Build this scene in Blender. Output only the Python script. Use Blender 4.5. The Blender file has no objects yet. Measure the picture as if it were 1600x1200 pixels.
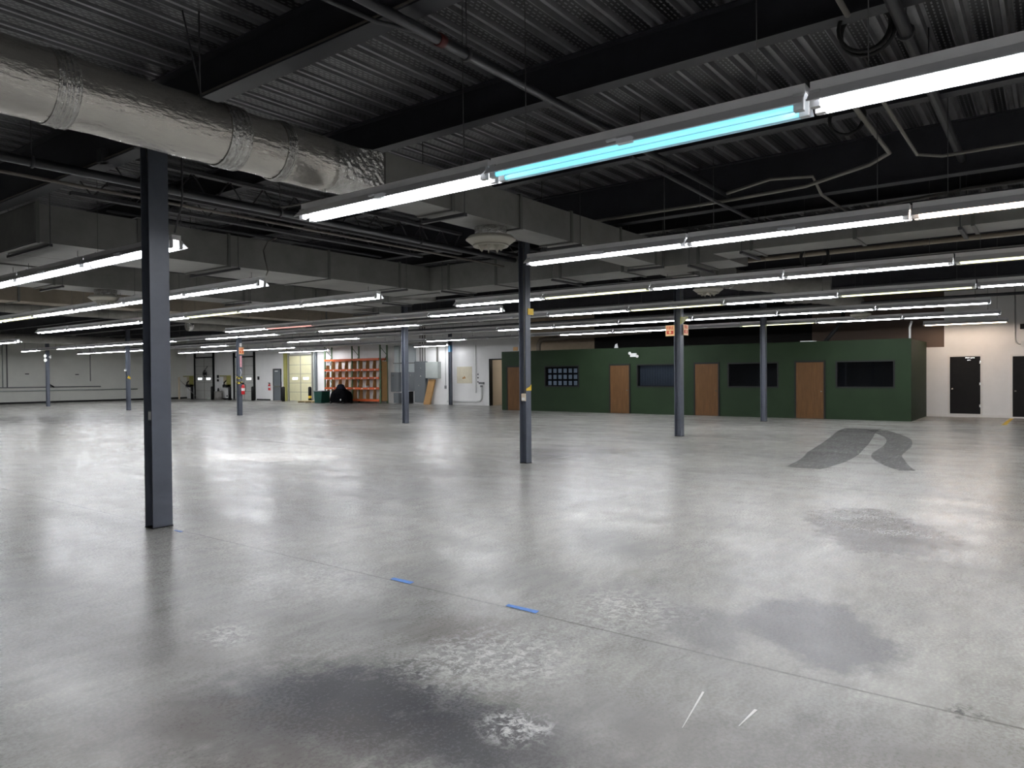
import bpy, math, random
from mathutils import Vector, Matrix
random.seed(7)
SC = bpy.context.scene
COL = SC.collection
PI = math.pi

# ------------------------------------------------------------------ materials
def s2l(c):
    return tuple(((x/255)/12.92 if x/255 <= .04045 else ((x/255+.055)/1.055)**2.4) for x in c)

def mat(name, rgb, rough=.6, metal=0., spec=.5, noise=0., nscale=4., bump=0., bscale=40., stretch=(1,1,1)):
    m = bpy.data.materials.new(name); m.use_nodes = True
    nt = m.node_tree; b = nt.nodes['Principled BSDF']
    b.inputs['Base Color'].default_value = (*rgb, 1)
    b.inputs['Roughness'].default_value = rough
    b.inputs['Metallic'].default_value = metal
    b.inputs['Specular IOR Level'].default_value = spec
    if noise or bump:
        tc = nt.nodes.new('ShaderNodeTexCoord')
        mp = nt.nodes.new('ShaderNodeMapping'); mp.inputs['Scale'].default_value = stretch
        nt.links.new(tc.outputs['Object'], mp.inputs['Vector'])
    if noise:
        n = nt.nodes.new('ShaderNodeTexNoise'); n.inputs['Scale'].default_value = nscale
        n.inputs['Detail'].default_value = 6; n.inputs['Roughness'].default_value = .65
        nt.links.new(mp.outputs['Vector'], n.inputs['Vector'])
        r = nt.nodes.new('ShaderNodeValToRGB')
        r.color_ramp.elements[0].position = .3; r.color_ramp.elements[1].position = .7
        r.color_ramp.elements[0].color = (*[max(0, c*(1-noise)) for c in rgb], 1)
        r.color_ramp.elements[1].color = (*[min(1, c*(1+noise)) for c in rgb], 1)
        nt.links.new(n.outputs['Fac'], r.inputs['Fac'])
        nt.links.new(r.outputs['Color'], b.inputs['Base Color'])
    if bump:
        n2 = nt.nodes.new('ShaderNodeTexNoise'); n2.inputs['Scale'].default_value = bscale
        n2.inputs['Detail'].default_value = 5
        nt.links.new(mp.outputs['Vector'], n2.inputs['Vector'])
        bp = nt.nodes.new('ShaderNodeBump'); bp.inputs['Strength'].default_value = bump
        bp.inputs['Distance'].default_value = .02
        nt.links.new(n2.outputs['Fac'], bp.inputs['Height'])
        nt.links.new(bp.outputs['Normal'], b.inputs['Normal'])
    return m

def emis(name, rgb, strength):
    m = bpy.data.materials.new(name); m.use_nodes = True
    b = m.node_tree.nodes['Principled BSDF']
    b.inputs['Base Color'].default_value = (.8, .8, .8, 1)
    b.inputs['Emission Color'].default_value = (*rgb, 1)
    b.inputs['Emission Strength'].default_value = strength
    return m

M = {}
M['steel'] = mat('blue_black_column_paint', (.080, .090, .113), .42, noise=.18, nscale=3, spec=.5)
M['beam'] = mat('black_beam_paint', (.022, .022, .028), .5, noise=.2)
M['joist'] = mat('black_joist_paint', (.055, .055, .06), .5)
M['pipe'] = mat('black_pipe', (.022, .022, .026), .4)
M['conduit'] = mat('grey_conduit', (.22, .21, .19), .4, metal=.3)
M['conduit_white'] = mat('white_conduit', (.6, .6, .58), .5)
M['galv'] = mat('galvanised_duct', (.23, .228, .215), .45, metal=.2, noise=.16, nscale=2.2, bump=.12, bscale=9)
M['galv_dark'] = mat('duct_flange', (.15, .15, .142), .5, metal=.2)
M['wrapduct'] = mat('tan_duct_wrap', (.26, .22, .17), .6, noise=.12)
M['greywrap'] = mat('grey_duct_wrap', (.25, .24, .22), .6, noise=.2, bump=.5, bscale=12)
M['foil'] = mat('foil_duct_wrap', (.74, .71, .66), .24, metal=.8, noise=.1, nscale=3, bump=.8, bscale=15, stretch=(.6, 1.6, 1.6))
M['foil_crush'] = mat('crumpled_foil', (.82, .79, .73), .24, metal=.85, noise=.35, nscale=14, bump=1., bscale=26)
M['diffuser'] = mat('cream_diffuser_enamel', (.42, .40, .34), .45)
M['hous'] = mat('fixture_grey_enamel', (.78, .77, .77), .5, noise=.06)
M['refl'] = mat('fixture_white_enamel', (.82, .83, .86), .35)
M['socket'] = mat('white_socket', (.5, .5, .5), .5)
M['wire'] = mat('hanger_wire', (.10, .10, .10), .5, metal=.5)
M['wall'] = mat('white_wall_paint', (.83, .82, .80), .7, noise=.05, nscale=.8)
M['wall_left'] = mat('grey_white_block_wall', (.72, .72, .66), .7, noise=.06, nscale=.7)
M['tan'] = mat('tan_upper_wall', (.42, .33, .23), .75, noise=.08)
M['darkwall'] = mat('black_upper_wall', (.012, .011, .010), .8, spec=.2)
M['tan_shaded'] = mat('tan_upper_wall_shaded', (.12, .085, .065), .8)  # tan wall at the right end, its shade painted in as brown
M['green'] = mat('dark_green_wall_paint', (.013, .026, .0105), .6, spec=.15, noise=.12, nscale=1.2)
M['black'] = mat('black_paint', (.008, .008, .008), .5, spec=.2)
M['blackdoor'] = mat('black_door_paint', (.008, .007, .0065), .5, spec=.15, noise=.2, nscale=5)
M['frame_white'] = mat('white_frame_paint', (.78, .76, .73), .5)
M['wood'] = mat('walnut_door_veneer', (.090, .044, .016), .5, spec=.15, noise=.25, nscale=3, stretch=(1, 8, .5))
M['chrome'] = mat('brushed_chrome', (.75, .73, .68), .25, metal=1)
M['cream'] = mat('cream_dock_door', (.70, .66, .42), .5, noise=.04)
M['dockgrey'] = mat('grey_white_dock_door', (.52, .52, .49), .5, noise=.05)
M['seam'] = mat('door_seam', (.25, .24, .2), .6)
M['ygreen'] = mat('olive_yellow_post', (.36, .34, .10), .5, noise=.1)
M['yellow'] = mat('safety_yellow', (.78, .52, .03), .5, noise=.1)
M['orange'] = mat('orange_rack_beam', (.55, .10, .022), .5, spec=.3)
M['rackgreen'] = mat('green_rack_upright', (.10, .16, .08), .5)
M['board'] = mat('brown_board', (.42, .22, .075), .7, noise=.15, nscale=3)
M['cardboard'] = mat('cardboard', (.42, .24, .09), .75, noise=.12, nscale=2)
M['pale'] = mat('pale_board', (.68, .62, .47), .7, noise=.08, nscale=3)
M['elec'] = mat('grey_cabinet_enamel', (.14, .155, .165), .45)
M['elec_pale'] = mat('pale_grey_cabinet', (.42, .45, .42), .5, noise=.08)
M['wireway'] = mat('galvanised_wireway', (.42, .46, .46), .4, metal=.4)
M['bin'] = mat('dark_green_plastic', (.005, .042, .031), .5, spec=.2)
M['tarp'] = mat('black_cover_cloth', (.003, .003, .0035), .9, spec=.03, noise=.3)
M['tarpblue'] = mat('navy_cover_cloth', (.010, .012, .020), .9, spec=.05)
M['pallet'] = mat('pallet_wood', (.46, .36, .20), .75, noise=.2, nscale=6, stretch=(1, 6, 1))
M['red'] = mat('red_enamel', (.50, .015, .02), .35)
M['darkred'] = mat('dull_red_coupling', (.10, .012, .01), .5)
M['white'] = mat('white_plastic', (.75, .75, .73), .5)
M['beige'] = mat('beige_plastic', (.62, .52, .38), .5)
M['pink'] = mat('pink_strip', (.70, .33, .36), .6, noise=.15, nscale=8)
M['signface'] = mat('cream_orange_sign', (.85, .52, .24), .5)
M['signred'] = mat('sign_red', (.62, .05, .01), .5)
M['hazard'] = mat('yellow_black_tape', (.6, .5, .05), .6)
M['bluetape'] = mat('blue_tape', (.10, .25, .62), .7, noise=.2, nscale=30)
M['bluepaint'] = mat('blue_column_paint', (.03, .16, .30), .5)
M['rubber'] = mat('black_rubber', (.010, .010, .010), .7)
M['grey'] = mat('grey_steel', (.2, .2, .2), .5)
M['blind'] = mat('grey_window_blind', (.10, .11, .13), .6)
M['pane_reflection'] = mat('pale_reflection', (.75, .78, .82), .6)
M['beam_dust'] = mat('dusty_flange_edge', (.16, .14, .12), .7)
M['hall'] = mat('beige_corridor_wall', (.62, .53, .42), .7)

L = 51.
TUBE = {'w': emis('lit_tube_white', (.93, .95, 1.), L),
        'cyan': emis('lit_tube_cyan', (.15, .76, .97), .92),
        'warm': emis('lit_tube_warm', (1., .76, .58), L*.6),
        'y': emis('lit_tube_yellow_green', (.95, .95, .50), 2.2),
        'pink': emis('lit_tube_pink', (1., .38, .30), .8),
        'off': mat('unlit_tube', (.55, .55, .53), .3)}
M['daylight'] = emis('daylit_door_window', (.9, .97, 1.), 1.6)
M['corridor_lamp'] = emis('corridor_lamp', (1., .97, .9), 14.)

m = bpy.data.materials.new('window_glass'); m.use_nodes = True
nt = m.node_tree; nt.nodes.remove(nt.nodes['Principled BSDF'])
tr_ = nt.nodes.new('ShaderNodeBsdfTransparent'); tr_.inputs[0].default_value = (.72, .76, .8, 1)
gl_ = nt.nodes.new('ShaderNodeBsdfGlossy'); gl_.inputs['Roughness'].default_value = .03
fr_ = nt.nodes.new('ShaderNodeFresnel'); fr_.inputs['IOR'].default_value = 1.5; ms_ = nt.nodes.new('ShaderNodeMixShader')
nt.links.new(fr_.outputs[0], ms_.inputs[0]); nt.links.new(tr_.outputs[0], ms_.inputs[1]); nt.links.new(gl_.outputs[0], ms_.inputs[2])
nt.links.new(ms_.outputs[0], nt.nodes['Material Output'].inputs['Surface'])
M['glass'] = m

# hazard stripe
nt = M['hazard'].node_tree; b = nt.nodes['Principled BSDF']
tc = nt.nodes.new('ShaderNodeTexCoord'); w = nt.nodes.new('ShaderNodeTexWave'); w.inputs['Scale'].default_value = 3.2
w.bands_direction = 'DIAGONAL'
r = nt.nodes.new('ShaderNodeValToRGB'); r.color_ramp.interpolation = 'CONSTANT'
r.color_ramp.elements[0].color = (.01, .01, .01, 1); r.color_ramp.elements[1].color = (.75, .6, .05, 1); r.color_ramp.elements[1].position = .5
nt.links.new(tc.outputs['Object'], w.inputs['Vector']); nt.links.new(w.outputs['Fac'], r.inputs['Fac']); nt.links.new(r.outputs['Color'], b.inputs['Base Color'])

# roof deck: dark paint, embossed slots along the flats
def deck_material():
    m = mat('black_ribbed_deck', (.17, .17, .18), .32, metal=.35, noise=.25, nscale=2.5)
    nt = m.node_tree; b = nt.nodes['Principled BSDF']
    tc = nt.nodes.new('ShaderNodeTexCoord')
    br = nt.nodes.new('ShaderNodeTexBrick'); br.inputs['Scale'].default_value = 1
    br.inputs['Brick Width'].default_value = .075; br.inputs['Row Height'].default_value = .08
    br.inputs['Mortar Size'].default_value = .010; br.offset = .5
    br.inputs['Color1'].default_value = (1, 1, 1, 1); br.inputs['Color2'].default_value = (1, 1, 1, 1); br.inputs['Mortar'].default_value = (0, 0, 0, 1)
    nt.links.new(tc.outputs['Object'], br.inputs['Vector'])
    bp = nt.nodes.new('ShaderNodeBump'); bp.inputs['Strength'].default_value = .8; bp.inputs['Distance'].default_value = .012
    nt.links.new(br.outputs['Color'], bp.inputs['Height']); nt.links.new(bp.outputs['Normal'], b.inputs['Normal'])
    br.inputs['Mortar Size'].default_value = .016; br.inputs['Row Height'].default_value = .045
    mx = nt.nodes.new('ShaderNodeMix'); mx.data_type = 'RGBA'; mx.inputs[6].default_value = (.012, .012, .014, 1)
    src = b.inputs['Base Color'].links[0].from_socket
    nt.links.new(br.outputs['Color'], mx.inputs[0]); nt.links.new(src, mx.inputs[7]); nt.links.new(mx.outputs[2], b.inputs['Base Color'])
    return m
M['deck'] = deck_material()
M['deckrib'] = mat('black_deck_flute', (.19, .19, .20), .30, metal=.35, noise=.25, nscale=2.5)

def floor_material():
    m = bpy.data.materials.new('stained_polished_concrete'); m.use_nodes = True
    nt = m.node_tree; N = nt.nodes; K = nt.links; b = N['Principled BSDF']
    tc = N.new('ShaderNodeTexCoord'); P = tc.outputs['Object']
    def noise(scale, detail=6, rough=.6, stretch=None, dist=0.):
        n = N.new('ShaderNodeTexNoise'); n.inputs['Scale'].default_value = scale; n.inputs['Detail'].default_value = detail
        n.inputs['Roughness'].default_value = rough; n.inputs['Distortion'].default_value = dist
        if stretch:
            mp = N.new('ShaderNodeMapping'); mp.inputs['Scale'].default_value = stretch; mp.inputs['Rotation'].default_value = (0, 0, .5)
            K.new(P, mp.inputs['Vector']); K.new(mp.outputs['Vector'], n.inputs['Vector'])
        else: K.new(P, n.inputs['Vector'])
        return n.outputs['Fac']
    def ramp(f, p0, c0, p1, c1):
        r = N.new('ShaderNodeValToRGB'); e = r.color_ramp.elements
        e[0].position = p0; e[1].position = p1
        e[0].color = (*c0, 1) if isinstance(c0, tuple) else (c0, c0, c0, 1)
        e[1].color = (*c1, 1) if isinstance(c1, tuple) else (c1, c1, c1, 1)
        K.new(f, r.inputs['Fac']); return r.outputs['Color']
    def mix(f, a, c, mode='MIX', k=None):
        x = N.new('ShaderNodeMix'); x.data_type = 'RGBA'; x.blend_type = mode
        if isinstance(f, float): x.inputs[0].default_value = f
        else: K.new(f, x.inputs[0])
        for s, v in ((6, a), (7, c)):
            if isinstance(v, tuple): x.inputs[s].default_value = (*v, 1)
            else: K.new(v, x.inputs[s])
        return x.outputs[2]
    def math_(op, a, c=None):
        x = N.new('ShaderNodeMath'); x.operation = op
        for s, v in ((0, a), (1, c)):
            if v is None: continue
            if isinstance(v, (int, float)): x.inputs[s].default_value = v
            else: K.new(v, x.inputs[s])
        return x.outputs[0]
    big = noise(.32, 5, .6); mid = noise(1.5, 7, .65, (1, .45, 1)); fine = noise(48, 6, .75); mott = noise(5.5, 8, .72, (.6, 1.3, 1), .4); streak = noise(2.4, 6, .7, (.22, 1.6, 1))
    col = ramp(big, .3, (0.275, 0.271, 0.249), .7, (0.420, 0.410, 0.368))
    col = mix(ramp(mid, .35, 0., .65, .55), col, (0.196, 0.192, 0.185))
    col = mix(ramp(streak, .52, 0., .72, .5), col, (0.425, 0.412, 0.378))
    fr = ramp(fine, .35, .84, .65, 1.10)
    col = mix(1., col, fr, 'MULTIPLY'); col = mix(1., col, ramp(mott, .33, .70, .66, 1.18), 'MULTIPLY')
    warp = noise(1.6, 6, .7); warp2 = noise(7, 5, .7)
    def blob(cx, cy, rx, ry, rot, color, k, soft=.45, grain=None):
        nonlocal col
        mp = N.new('ShaderNodeMapping'); mp.vector_type = 'TEXTURE'
        mp.inputs['Location'].default_value = (cx, cy, 0); mp.inputs['Rotation'].default_value = (0, 0, rot); mp.inputs['Scale'].default_value = (rx, ry, 1)
        K.new(P, mp.inputs['Vector'])
        l = N.new('ShaderNodeVectorMath'); l.operation = 'LENGTH'; K.new(mp.outputs['Vector'], l.inputs[0])
        d = math_('ADD', l.outputs['Value'], math_('MULTIPLY', math_('SUBTRACT', warp, .5), 1.0))
        d = math_('ADD', d, math_('MULTIPLY', math_('SUBTRACT', warp2, .5), .9))
        f = ramp(d, 1-soft, k, 1., 0.)
        if grain is not None: f = math_('MULTIPLY', f, grain)
        col = mix(f, col, color)
    grain = ramp(noise(17, 8, .8, None, .5), .47, 0., .58, 1.)
    # dark oily patches and pale scuffed patches, where the photograph has them
    dark = (0.057, 0.057, 0.061); brown = (0.128, 0.113, 0.100)
    blob(2.35, 2.95, .75, .95, .3, dark, .92, .5)
    blob(2.55, 2.15, .55, .8, .2, dark, .88, .6)
    blob(3.55, 3.15, .38, .5, .6, brown, .7, .6)
    blob(1.75, 2.6, .8, .9, .2, brown, .7, .7)
    blob(8.45, 1.5, 1.35, .72, .45, (0.062, 0.052, 0.041), .88, .22)
    blob(4.95, 1.25, .75, .5, .5, (0.105, 0.101, 0.1), .85, .3)
    blob(4.55, 1.85, .6, .32, .7, (0.13, 0.126, 0.12), .75, .4)
    blob(3.0, 1.35, .9, 1.0, 0, (0.162, 0.149, 0.132), .5, .8)
    blob(3.3, .6, .6, .6, 0, brown, .45, .8)
    blob(2.2, 4.6, .6, 1.2, .2, brown, .35, .8)
    blob(13.3, 8.6, 1.8, 1.2, .3, (0.142, 0.135, 0.127), .7, .3)
    blob(6.3, 3.6, 1.2, .5, .8, (0.176, 0.176, 0.169), .5, .7)
    blob(6.0, 8.8, 2.2, 1.1, .5, (0.189, 0.184, 0.176), .5, .6)
    blob(1.7, 3.5, .55, .6, 0, brown, .6, .7)
    blob(5.2, 7.0, 1.5, .5, .7, (0.16, 0.155, 0.15), .55, .7)
    blob(9.5, 5.5, 1.6, .8, .5, (0.20, 0.19, 0.175), .45, .6)
    pale = (0.675, 0.661, 0.634)
    blob(3.35, 2.7, .62, .62, .2, pale, .85, .7, grain)
    blob(2.75, 2.05, .22, .22, 0, pale, .85, .6, grain)
    blob(4.6, 2.5, .7, .6, .2, pale, .7, .8, grain)
    blob(3.7, 4.9, .8, 1.0, .2, pale, .45, .8, grain)
    blob(3.9, 6.8, 1.6, 1.4, .2, pale, .35, .8, grain)
    blob(2.6, 4.35, .25, .3, 0, pale, .7, .6, grain)
    blob(9.1, 13.2, .8, 1.6, .4, (0.540, 0.520, 0.472), .8, .2)
    blob(9.6, 10.3, 1.2, .9, .4, (0.513, 0.493, 0.446), .5, .5, grain)
    blob(4.15, .35, .12, .12, 0, (0.041, 0.041, 0.041), .95, .5, grain)
    # saw-cut joints on the column lines
    sx = N.new('ShaderNodeSeparateXYZ'); K.new(P, sx.inputs[0])
    wob = math_('MULTIPLY', math_('SUBTRACT', warp2, .5), .02)
    for ax, c0, step, k in (('X', 4.12, 7.064, .8), ('Y', 8.0, 10.3, .5)):
        v = math_('ADD', sx.outputs[ax], wob)
        t = math_('ABSOLUTE', math_('SUBTRACT', math_('FLOORED_MODULO', math_('ADD', v, step/2-c0), step), step/2))
        col = mix(ramp(t, .006, k, .013, 0.), col, (0.081, 0.074, 0.068))
    K.new(col, b.inputs['Base Color'])
    ro = ramp(mid, .3, .16, .7, .30)
    ro = mix(ramp(fine, .4, 0., .7, .4), ro, (0.567, 0.567, 0.567))
    K.new(ro, b.inputs['Roughness'])
    b.inputs['Specular IOR Level'].default_value = .07
    bp = N.new('ShaderNodeBump'); bp.inputs['Strength'].default_value = .05; bp.inputs['Distance'].default_value = .003
    K.new(fine, bp.inputs['Height']); K.new(bp.outputs['Normal'], b.inputs['Normal'])
    return m
M['floor'] = floor_material()

def worn_mark(name, rgb, lo, hi, scale=14):
    m = mat(name, rgb, .5, spec=.15)
    nt = m.node_tree; b = nt.nodes['Principled BSDF']
    tc = nt.nodes.new('ShaderNodeTexCoord'); n = nt.nodes.new('ShaderNodeTexNoise'); n.inputs['Scale'].default_value = scale; n.inputs['Detail'].default_value = 8
    mp = nt.nodes.new('ShaderNodeMapping'); mp.inputs['Scale'].default_value = (.25, 1.3, 1)
    nt.links.new(tc.outputs['Object'], mp.inputs['Vector']); nt.links.new(mp.outputs['Vector'], n.inputs['Vector'])
    r = nt.nodes.new('ShaderNodeValToRGB'); r.color_ramp.elements[0].position = lo; r.color_ramp.elements[1].position = hi
    r.color_ramp.elements[0].color = (.25, .25, .25, 1); r.color_ramp.elements[1].color = (.9, .9, .9, 1)
    nt.links.new(n.outputs['Fac'], r.inputs['Fac']); nt.links.new(r.outputs['Color'], b.inputs['Alpha'])
    return m
M['tyre'] = worn_mark('tyre_rubber_mark', (.055, .055, .05), .25, .7)
M['yellowline'] = worn_mark('worn_yellow_paint', (.75, .50, .06), .2, .5)

# ------------------------------------------------------------------ mesh builder
class MB:
    def __init__(s): s.v = []; s.f = []; s.smooth = []; s.mi = []
    def add(s, vs, fs, smooth=False, mi=0):
        o = len(s.v); s.v += [tuple(p) for p in vs]; s.f += [tuple(i+o for i in f) for f in fs]
        s.smooth += [smooth]*len(fs); s.mi += [mi]*len(fs); return s
    def box(s, x0, x1, y0, y1, z0, z1, mi=0):
        vs = [(x, y, z) for x in (x0, x1) for y in (y0, y1) for z in (z0, z1)]
        return s.add(vs, [(0, 1, 3, 2), (4, 6, 7, 5), (0, 4, 5, 1), (2, 3, 7, 6), (0, 2, 6, 4), (1, 5, 7, 3)], mi=mi)
    def tube(s, pts, r, n=8, caps=True, smooth=True, mi=0):
        pts = [Vector(p) for p in pts]; rs = r if isinstance(r, (list, tuple)) else [r]*len(pts)
        vs = []; up = None
        for i, p in enumerate(pts):
            t = (pts[min(i+1, len(pts)-1)]-pts[max(i-1, 0)]).normalized()
            if up is None: up = Vector((0, 0, 1)) if abs(t.z) < .9 else Vector((1, 0, 0))
            a = t.cross(up).normalized(); up = a.cross(t).normalized()
            for k in range(n):
                q = 2*PI*k/n; vs.append(p+(a*math.cos(q)+up*math.sin(q))*rs[i])
        fs = [(i*n+k, i*n+(k+1) % n, (i+1)*n+(k+1) % n, (i+1)*n+k) for i in range(len(pts)-1) for k in range(n)]
        s.add(vs, fs, smooth, mi)
        if caps:
            o = len(s.v)-len(vs)
            s.f += [tuple(o+k for k in range(n))[::-1], tuple(o+(len(pts)-1)*n+k for k in range(n))]; s.smooth += [False]*2; s.mi += [mi]*2
        return s
    def lathe(s, prof, n=28, c=(0, 0, 0), smooth=True, mi=0):
        vs = [(c[0]+r*math.cos(2*PI*k/n), c[1]+r*math.sin(2*PI*k/n), c[2]+z) for r, z in prof for k in range(n)]
        fs = [(i*n+k, i*n+(k+1) % n, (i+1)*n+(k+1) % n, (i+1)*n+k) for i in range(len(prof)-1) for k in range(n)]
        return s.add(vs, fs, smooth, mi)
    def prism(s, poly, axis, a0, a1, smooth=False, mi=0):
        # closed polygon of (p, q) extruded along axis: x -> (a,p,q), y -> (p,a,q), z -> (p,q,a)
        def V(p, q, a): return {'x': (a, p, q), 'y': (p, a, q), 'z': (p, q, a)}[axis]
        n = len(poly); vs = [V(p, q, a0) for p, q in poly]+[V(p, q, a1) for p, q in poly]
        fs = [(k, (k+1) % n, n+(k+1) % n, n+k) for k in range(n)]+[tuple(range(n))[::-1], tuple(range(n, 2*n))]
        return s.add(vs, fs, smooth, mi)
    def mesh(s, name, *mats):
        me = bpy.data.meshes.new(name); me.from_pydata(s.v, [], s.f); me.update()
        for m_ in mats: me.materials.append(m_)
        for p, sm, mi in zip(me.polygons, s.smooth, s.mi): p.use_smooth = sm; p.material_index = mi
        import bmesh
        bm = bmesh.new(); bm.from_mesh(me); bmesh.ops.recalc_face_normals(bm, faces=bm.faces); bm.to_mesh(me); bm.free()
        return me

def link(name, data, parent=None, loc=(0, 0, 0), rot=(0, 0, 0)):
    o = bpy.data.objects.new(name, data); COL.objects.link(o); o.location = loc; o.rotation_euler = rot
    if parent is not None: o.parent = parent
    return o
def tag(o, label, cat, group=None, kind='thing'):
    o['label'] = label; o['category'] = cat; o['kind'] = kind
    if group: o['group'] = group
    return o
def thing(name, label, cat, loc=(0, 0, 0), group=None, rot=0.):
    return tag(link(name, None, None, loc, (0, 0, rot)), label, cat, group)
def part(p, name, mb, *mats, loc=(0, 0, 0), rot=(0, 0, 0)):
    return link(name, mb.mesh(name, *[M[k] if isinstance(k, str) else k for k in mats]), p, loc, rot)
def solid(name, label, cat, mb, *mats, loc=(0, 0, 0), group=None, rot=(0, 0, 0)):
    return tag(part(None, name, mb, *mats, loc=loc, rot=rot), label, cat, group)
def struct(name, mb, *mats, parent=None, loc=(0, 0, 0), label=None, cat=None):
    o = part(parent, name, mb, *mats, loc=loc)
    if parent is None: o['kind'] = 'structure'
    if label: o['label'] = label
    if cat: o['category'] = cat
    return o
def struct_empty(name, loc, label, cat):
    o = link(name, None, None, loc); o['kind'] = 'structure'; o['label'] = label; o['category'] = cat; return o
ORD = ['first', 'second', 'third', 'fourth', 'fifth', 'sixth', 'seventh', 'eighth', 'ninth', 'tenth', 'eleventh', 'twelfth', 'thirteenth', 'fourteenth', 'fifteenth',
       'sixteenth', 'seventeenth', 'eighteenth', 'nineteenth', 'twentieth', 'twenty-first']

# ------------------------------------------------------------------ room shell (X to the right and away, Y to the left and away)
XB, XG, YL, YR, XN, HT, ZD = 31.22, 27.61, 57.0, -7.0, -9.0, 5.06, 4.95
struct('floor', MB().box(XN, XB+5, YR, YL, -.2, 0), 'floor', label='stained polished grey concrete floor of the hall', cat='floor')

# back wall with the corridor opening; upper band tan, then black, then brown for shade painted on the tan
OY0, OY1, OZ = 23.55, 25.10, 2.60
bw = MB()
bw.box(XB, XB+.2, YR, 3.3, 0, HT).box(XB, XB+.2, 3.3, 22.75, 0, 2.6).box(XB, XB+.2, 22.75, OY0, 0, HT).box(XB, XB+.2, OY1, YL, 0, HT).box(XB, XB+.2, OY0, OY1, OZ, HT)
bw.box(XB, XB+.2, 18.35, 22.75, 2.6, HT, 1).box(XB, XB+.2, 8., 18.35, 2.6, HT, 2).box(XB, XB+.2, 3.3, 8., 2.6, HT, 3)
struct('wall_back', bw, 'wall', 'tan', 'darkwall', 'tan_shaded', label='white back wall with dock doors, racking and black doors', cat='wall')
struct('wall_left', MB().box(XN, XB+.2, YL, YL+.2, 0, HT), 'wall_left', label='plain grey white wall at far left with conduits', cat='wall')
struct('wall_right', MB().box(XN, XB+.2, YR-.2, YR, 0, HT), 'wall', label='white wall closing the hall on the right', cat='wall')
struct('wall_near', MB().box(XN-.2, XN, YR, YL, 0, HT), 'grey', label='dark grey wall behind the viewpoint', cat='wall')
struct('baseboard_left', MB().box(XN, XB, YL-.012, YL-.001, 0, .12), 'black', label='dark base strip along the far left wall', cat='baseboard')
struct('baseboard_back', MB().box(XB-.014, XB-.001, 45.5, 47.2, 0, .09).box(XB-.014, XB-.001, 50.4, 52.5, 0, .09), 'black', label='dark base strip between the dock doors', cat='baseboard')
struct('baseboard_right', MB().box(XB-.014, XB-.001, 1.25, 2.08, 0, .09).box(XB-.014, XB-.001, 3.2, 3.86, 0, .09), 'frame_white', label='white base strip beside the black doors', cat='baseboard')

# ribbed roof deck, ribs along X
pitch = .32; y = YR-.2; prof = []; mids = []
while y < YL+.4:
    for dy, z, k in ((0, 0, 0), (.135, 0, 1), (.150, .055, 1), (.185, .055, 1), (.200, 0, 1), (.235, 0, 1), (.250, .055, 1), (.295, .055, 1), (.310, 0, 1)):
        prof.append((y+dy, ZD+z)); mids.append(k)
    y += pitch
vs = [(x, p[0], p[1]) for x in (XN-.2, XB+.2) for p in prof]; n = len(prof)
dk = MB(); dk.v = vs
for k in range(n-1):
    dk.f.append((k, k+1, n+k+1, n+k)); dk.smooth.append(False); dk.mi.append(0 if mids[k] == 0 else 1)
dk.box(XN-.2, XB+.2, YR-.2, YL+.4, ZD+.09, ZD+.16, 1)
struct('ceiling', dk, 'deck', 'deckrib', label='dark ribbed metal roof deck over the hall', cat='ceiling')

# roof beams along Y on the column lines and the third points
def ibeam(x, y0, y1, z0, z1, fl, tw=.012, tf=.016):
    poly = [(-fl/2, z0), (fl/2, z0), (fl/2, z0+tf), (tw/2, z0+tf), (tw/2, z1-tf), (fl/2, z1-tf), (fl/2, z1), (-fl/2, z1), (-fl/2, z1-tf), (-tw/2, z1-tf), (-tw/2, z0+tf), (-fl/2, z0+tf)]
    return MB().prism(poly, 'y', y0, y1)
S1 = 7.0637; U0 = 4.09
BEAMS = []
def beam(label, x, y0, y1, z0, fl, edge=False):
    BEAMS.append((x-fl/2, x+fl/2, y0, y1, z0))
    t = thing('roof_beam', label, 'beam', (x, y0, z0), 'dark steel roof beams')
    part(t, 'web', ibeam(0, 0, y1-y0, 0, ZD-z0, fl), 'beam')
    return t
t = beam('dark roof beam from the nearest column towards the upper frame edge', U0, YR, 7.99, 4.53, .2)
part(t, 'conduit', MB().tube([(-.085, .1, .035), (-.085, 14.9, .035)], .014), 'beam_dust')
t = beam('deep roof beam running left from the nearest column top', U0, 8.2, YL, 4.28, .2)
part(t, 'conduit', MB().tube([(-.08, .1, .035), (-.08, 45, .035)], .014), 'beam_dust')
part(t, 'clamp', MB().box(-.13, -.04, .9, 1.02, .0, .16), 'joist')
names = {2: 'third', 3: 'fourth', 4: 'fifth', 5: 'sixth', 6: 'seventh', 7: 'eighth', 8: 'ninth', 9: 'tenth', 10: 'eleventh'}
beam('dark roof beam directly above the nearest light row', U0+S1/3-.09, YR, YL, 4.55, .17)
for k in range(2, 12):
    x = U0+S1*k/3
    if k % 3 == 0: beam(f'deep dark roof beam over the column line, {ORD[k]} beyond the nearest column', x-.06, YR, YL, 4.26, .2)
    else: beam(f'dark roof beam between column lines, {ORD[k]} beyond the nearest column', x-.06, YR, YL, 4.55, .17)
beam('dark roof beam before the nearest column, at the upper left', U0-S1/3, YR, YL, 4.55, .17)

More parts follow.
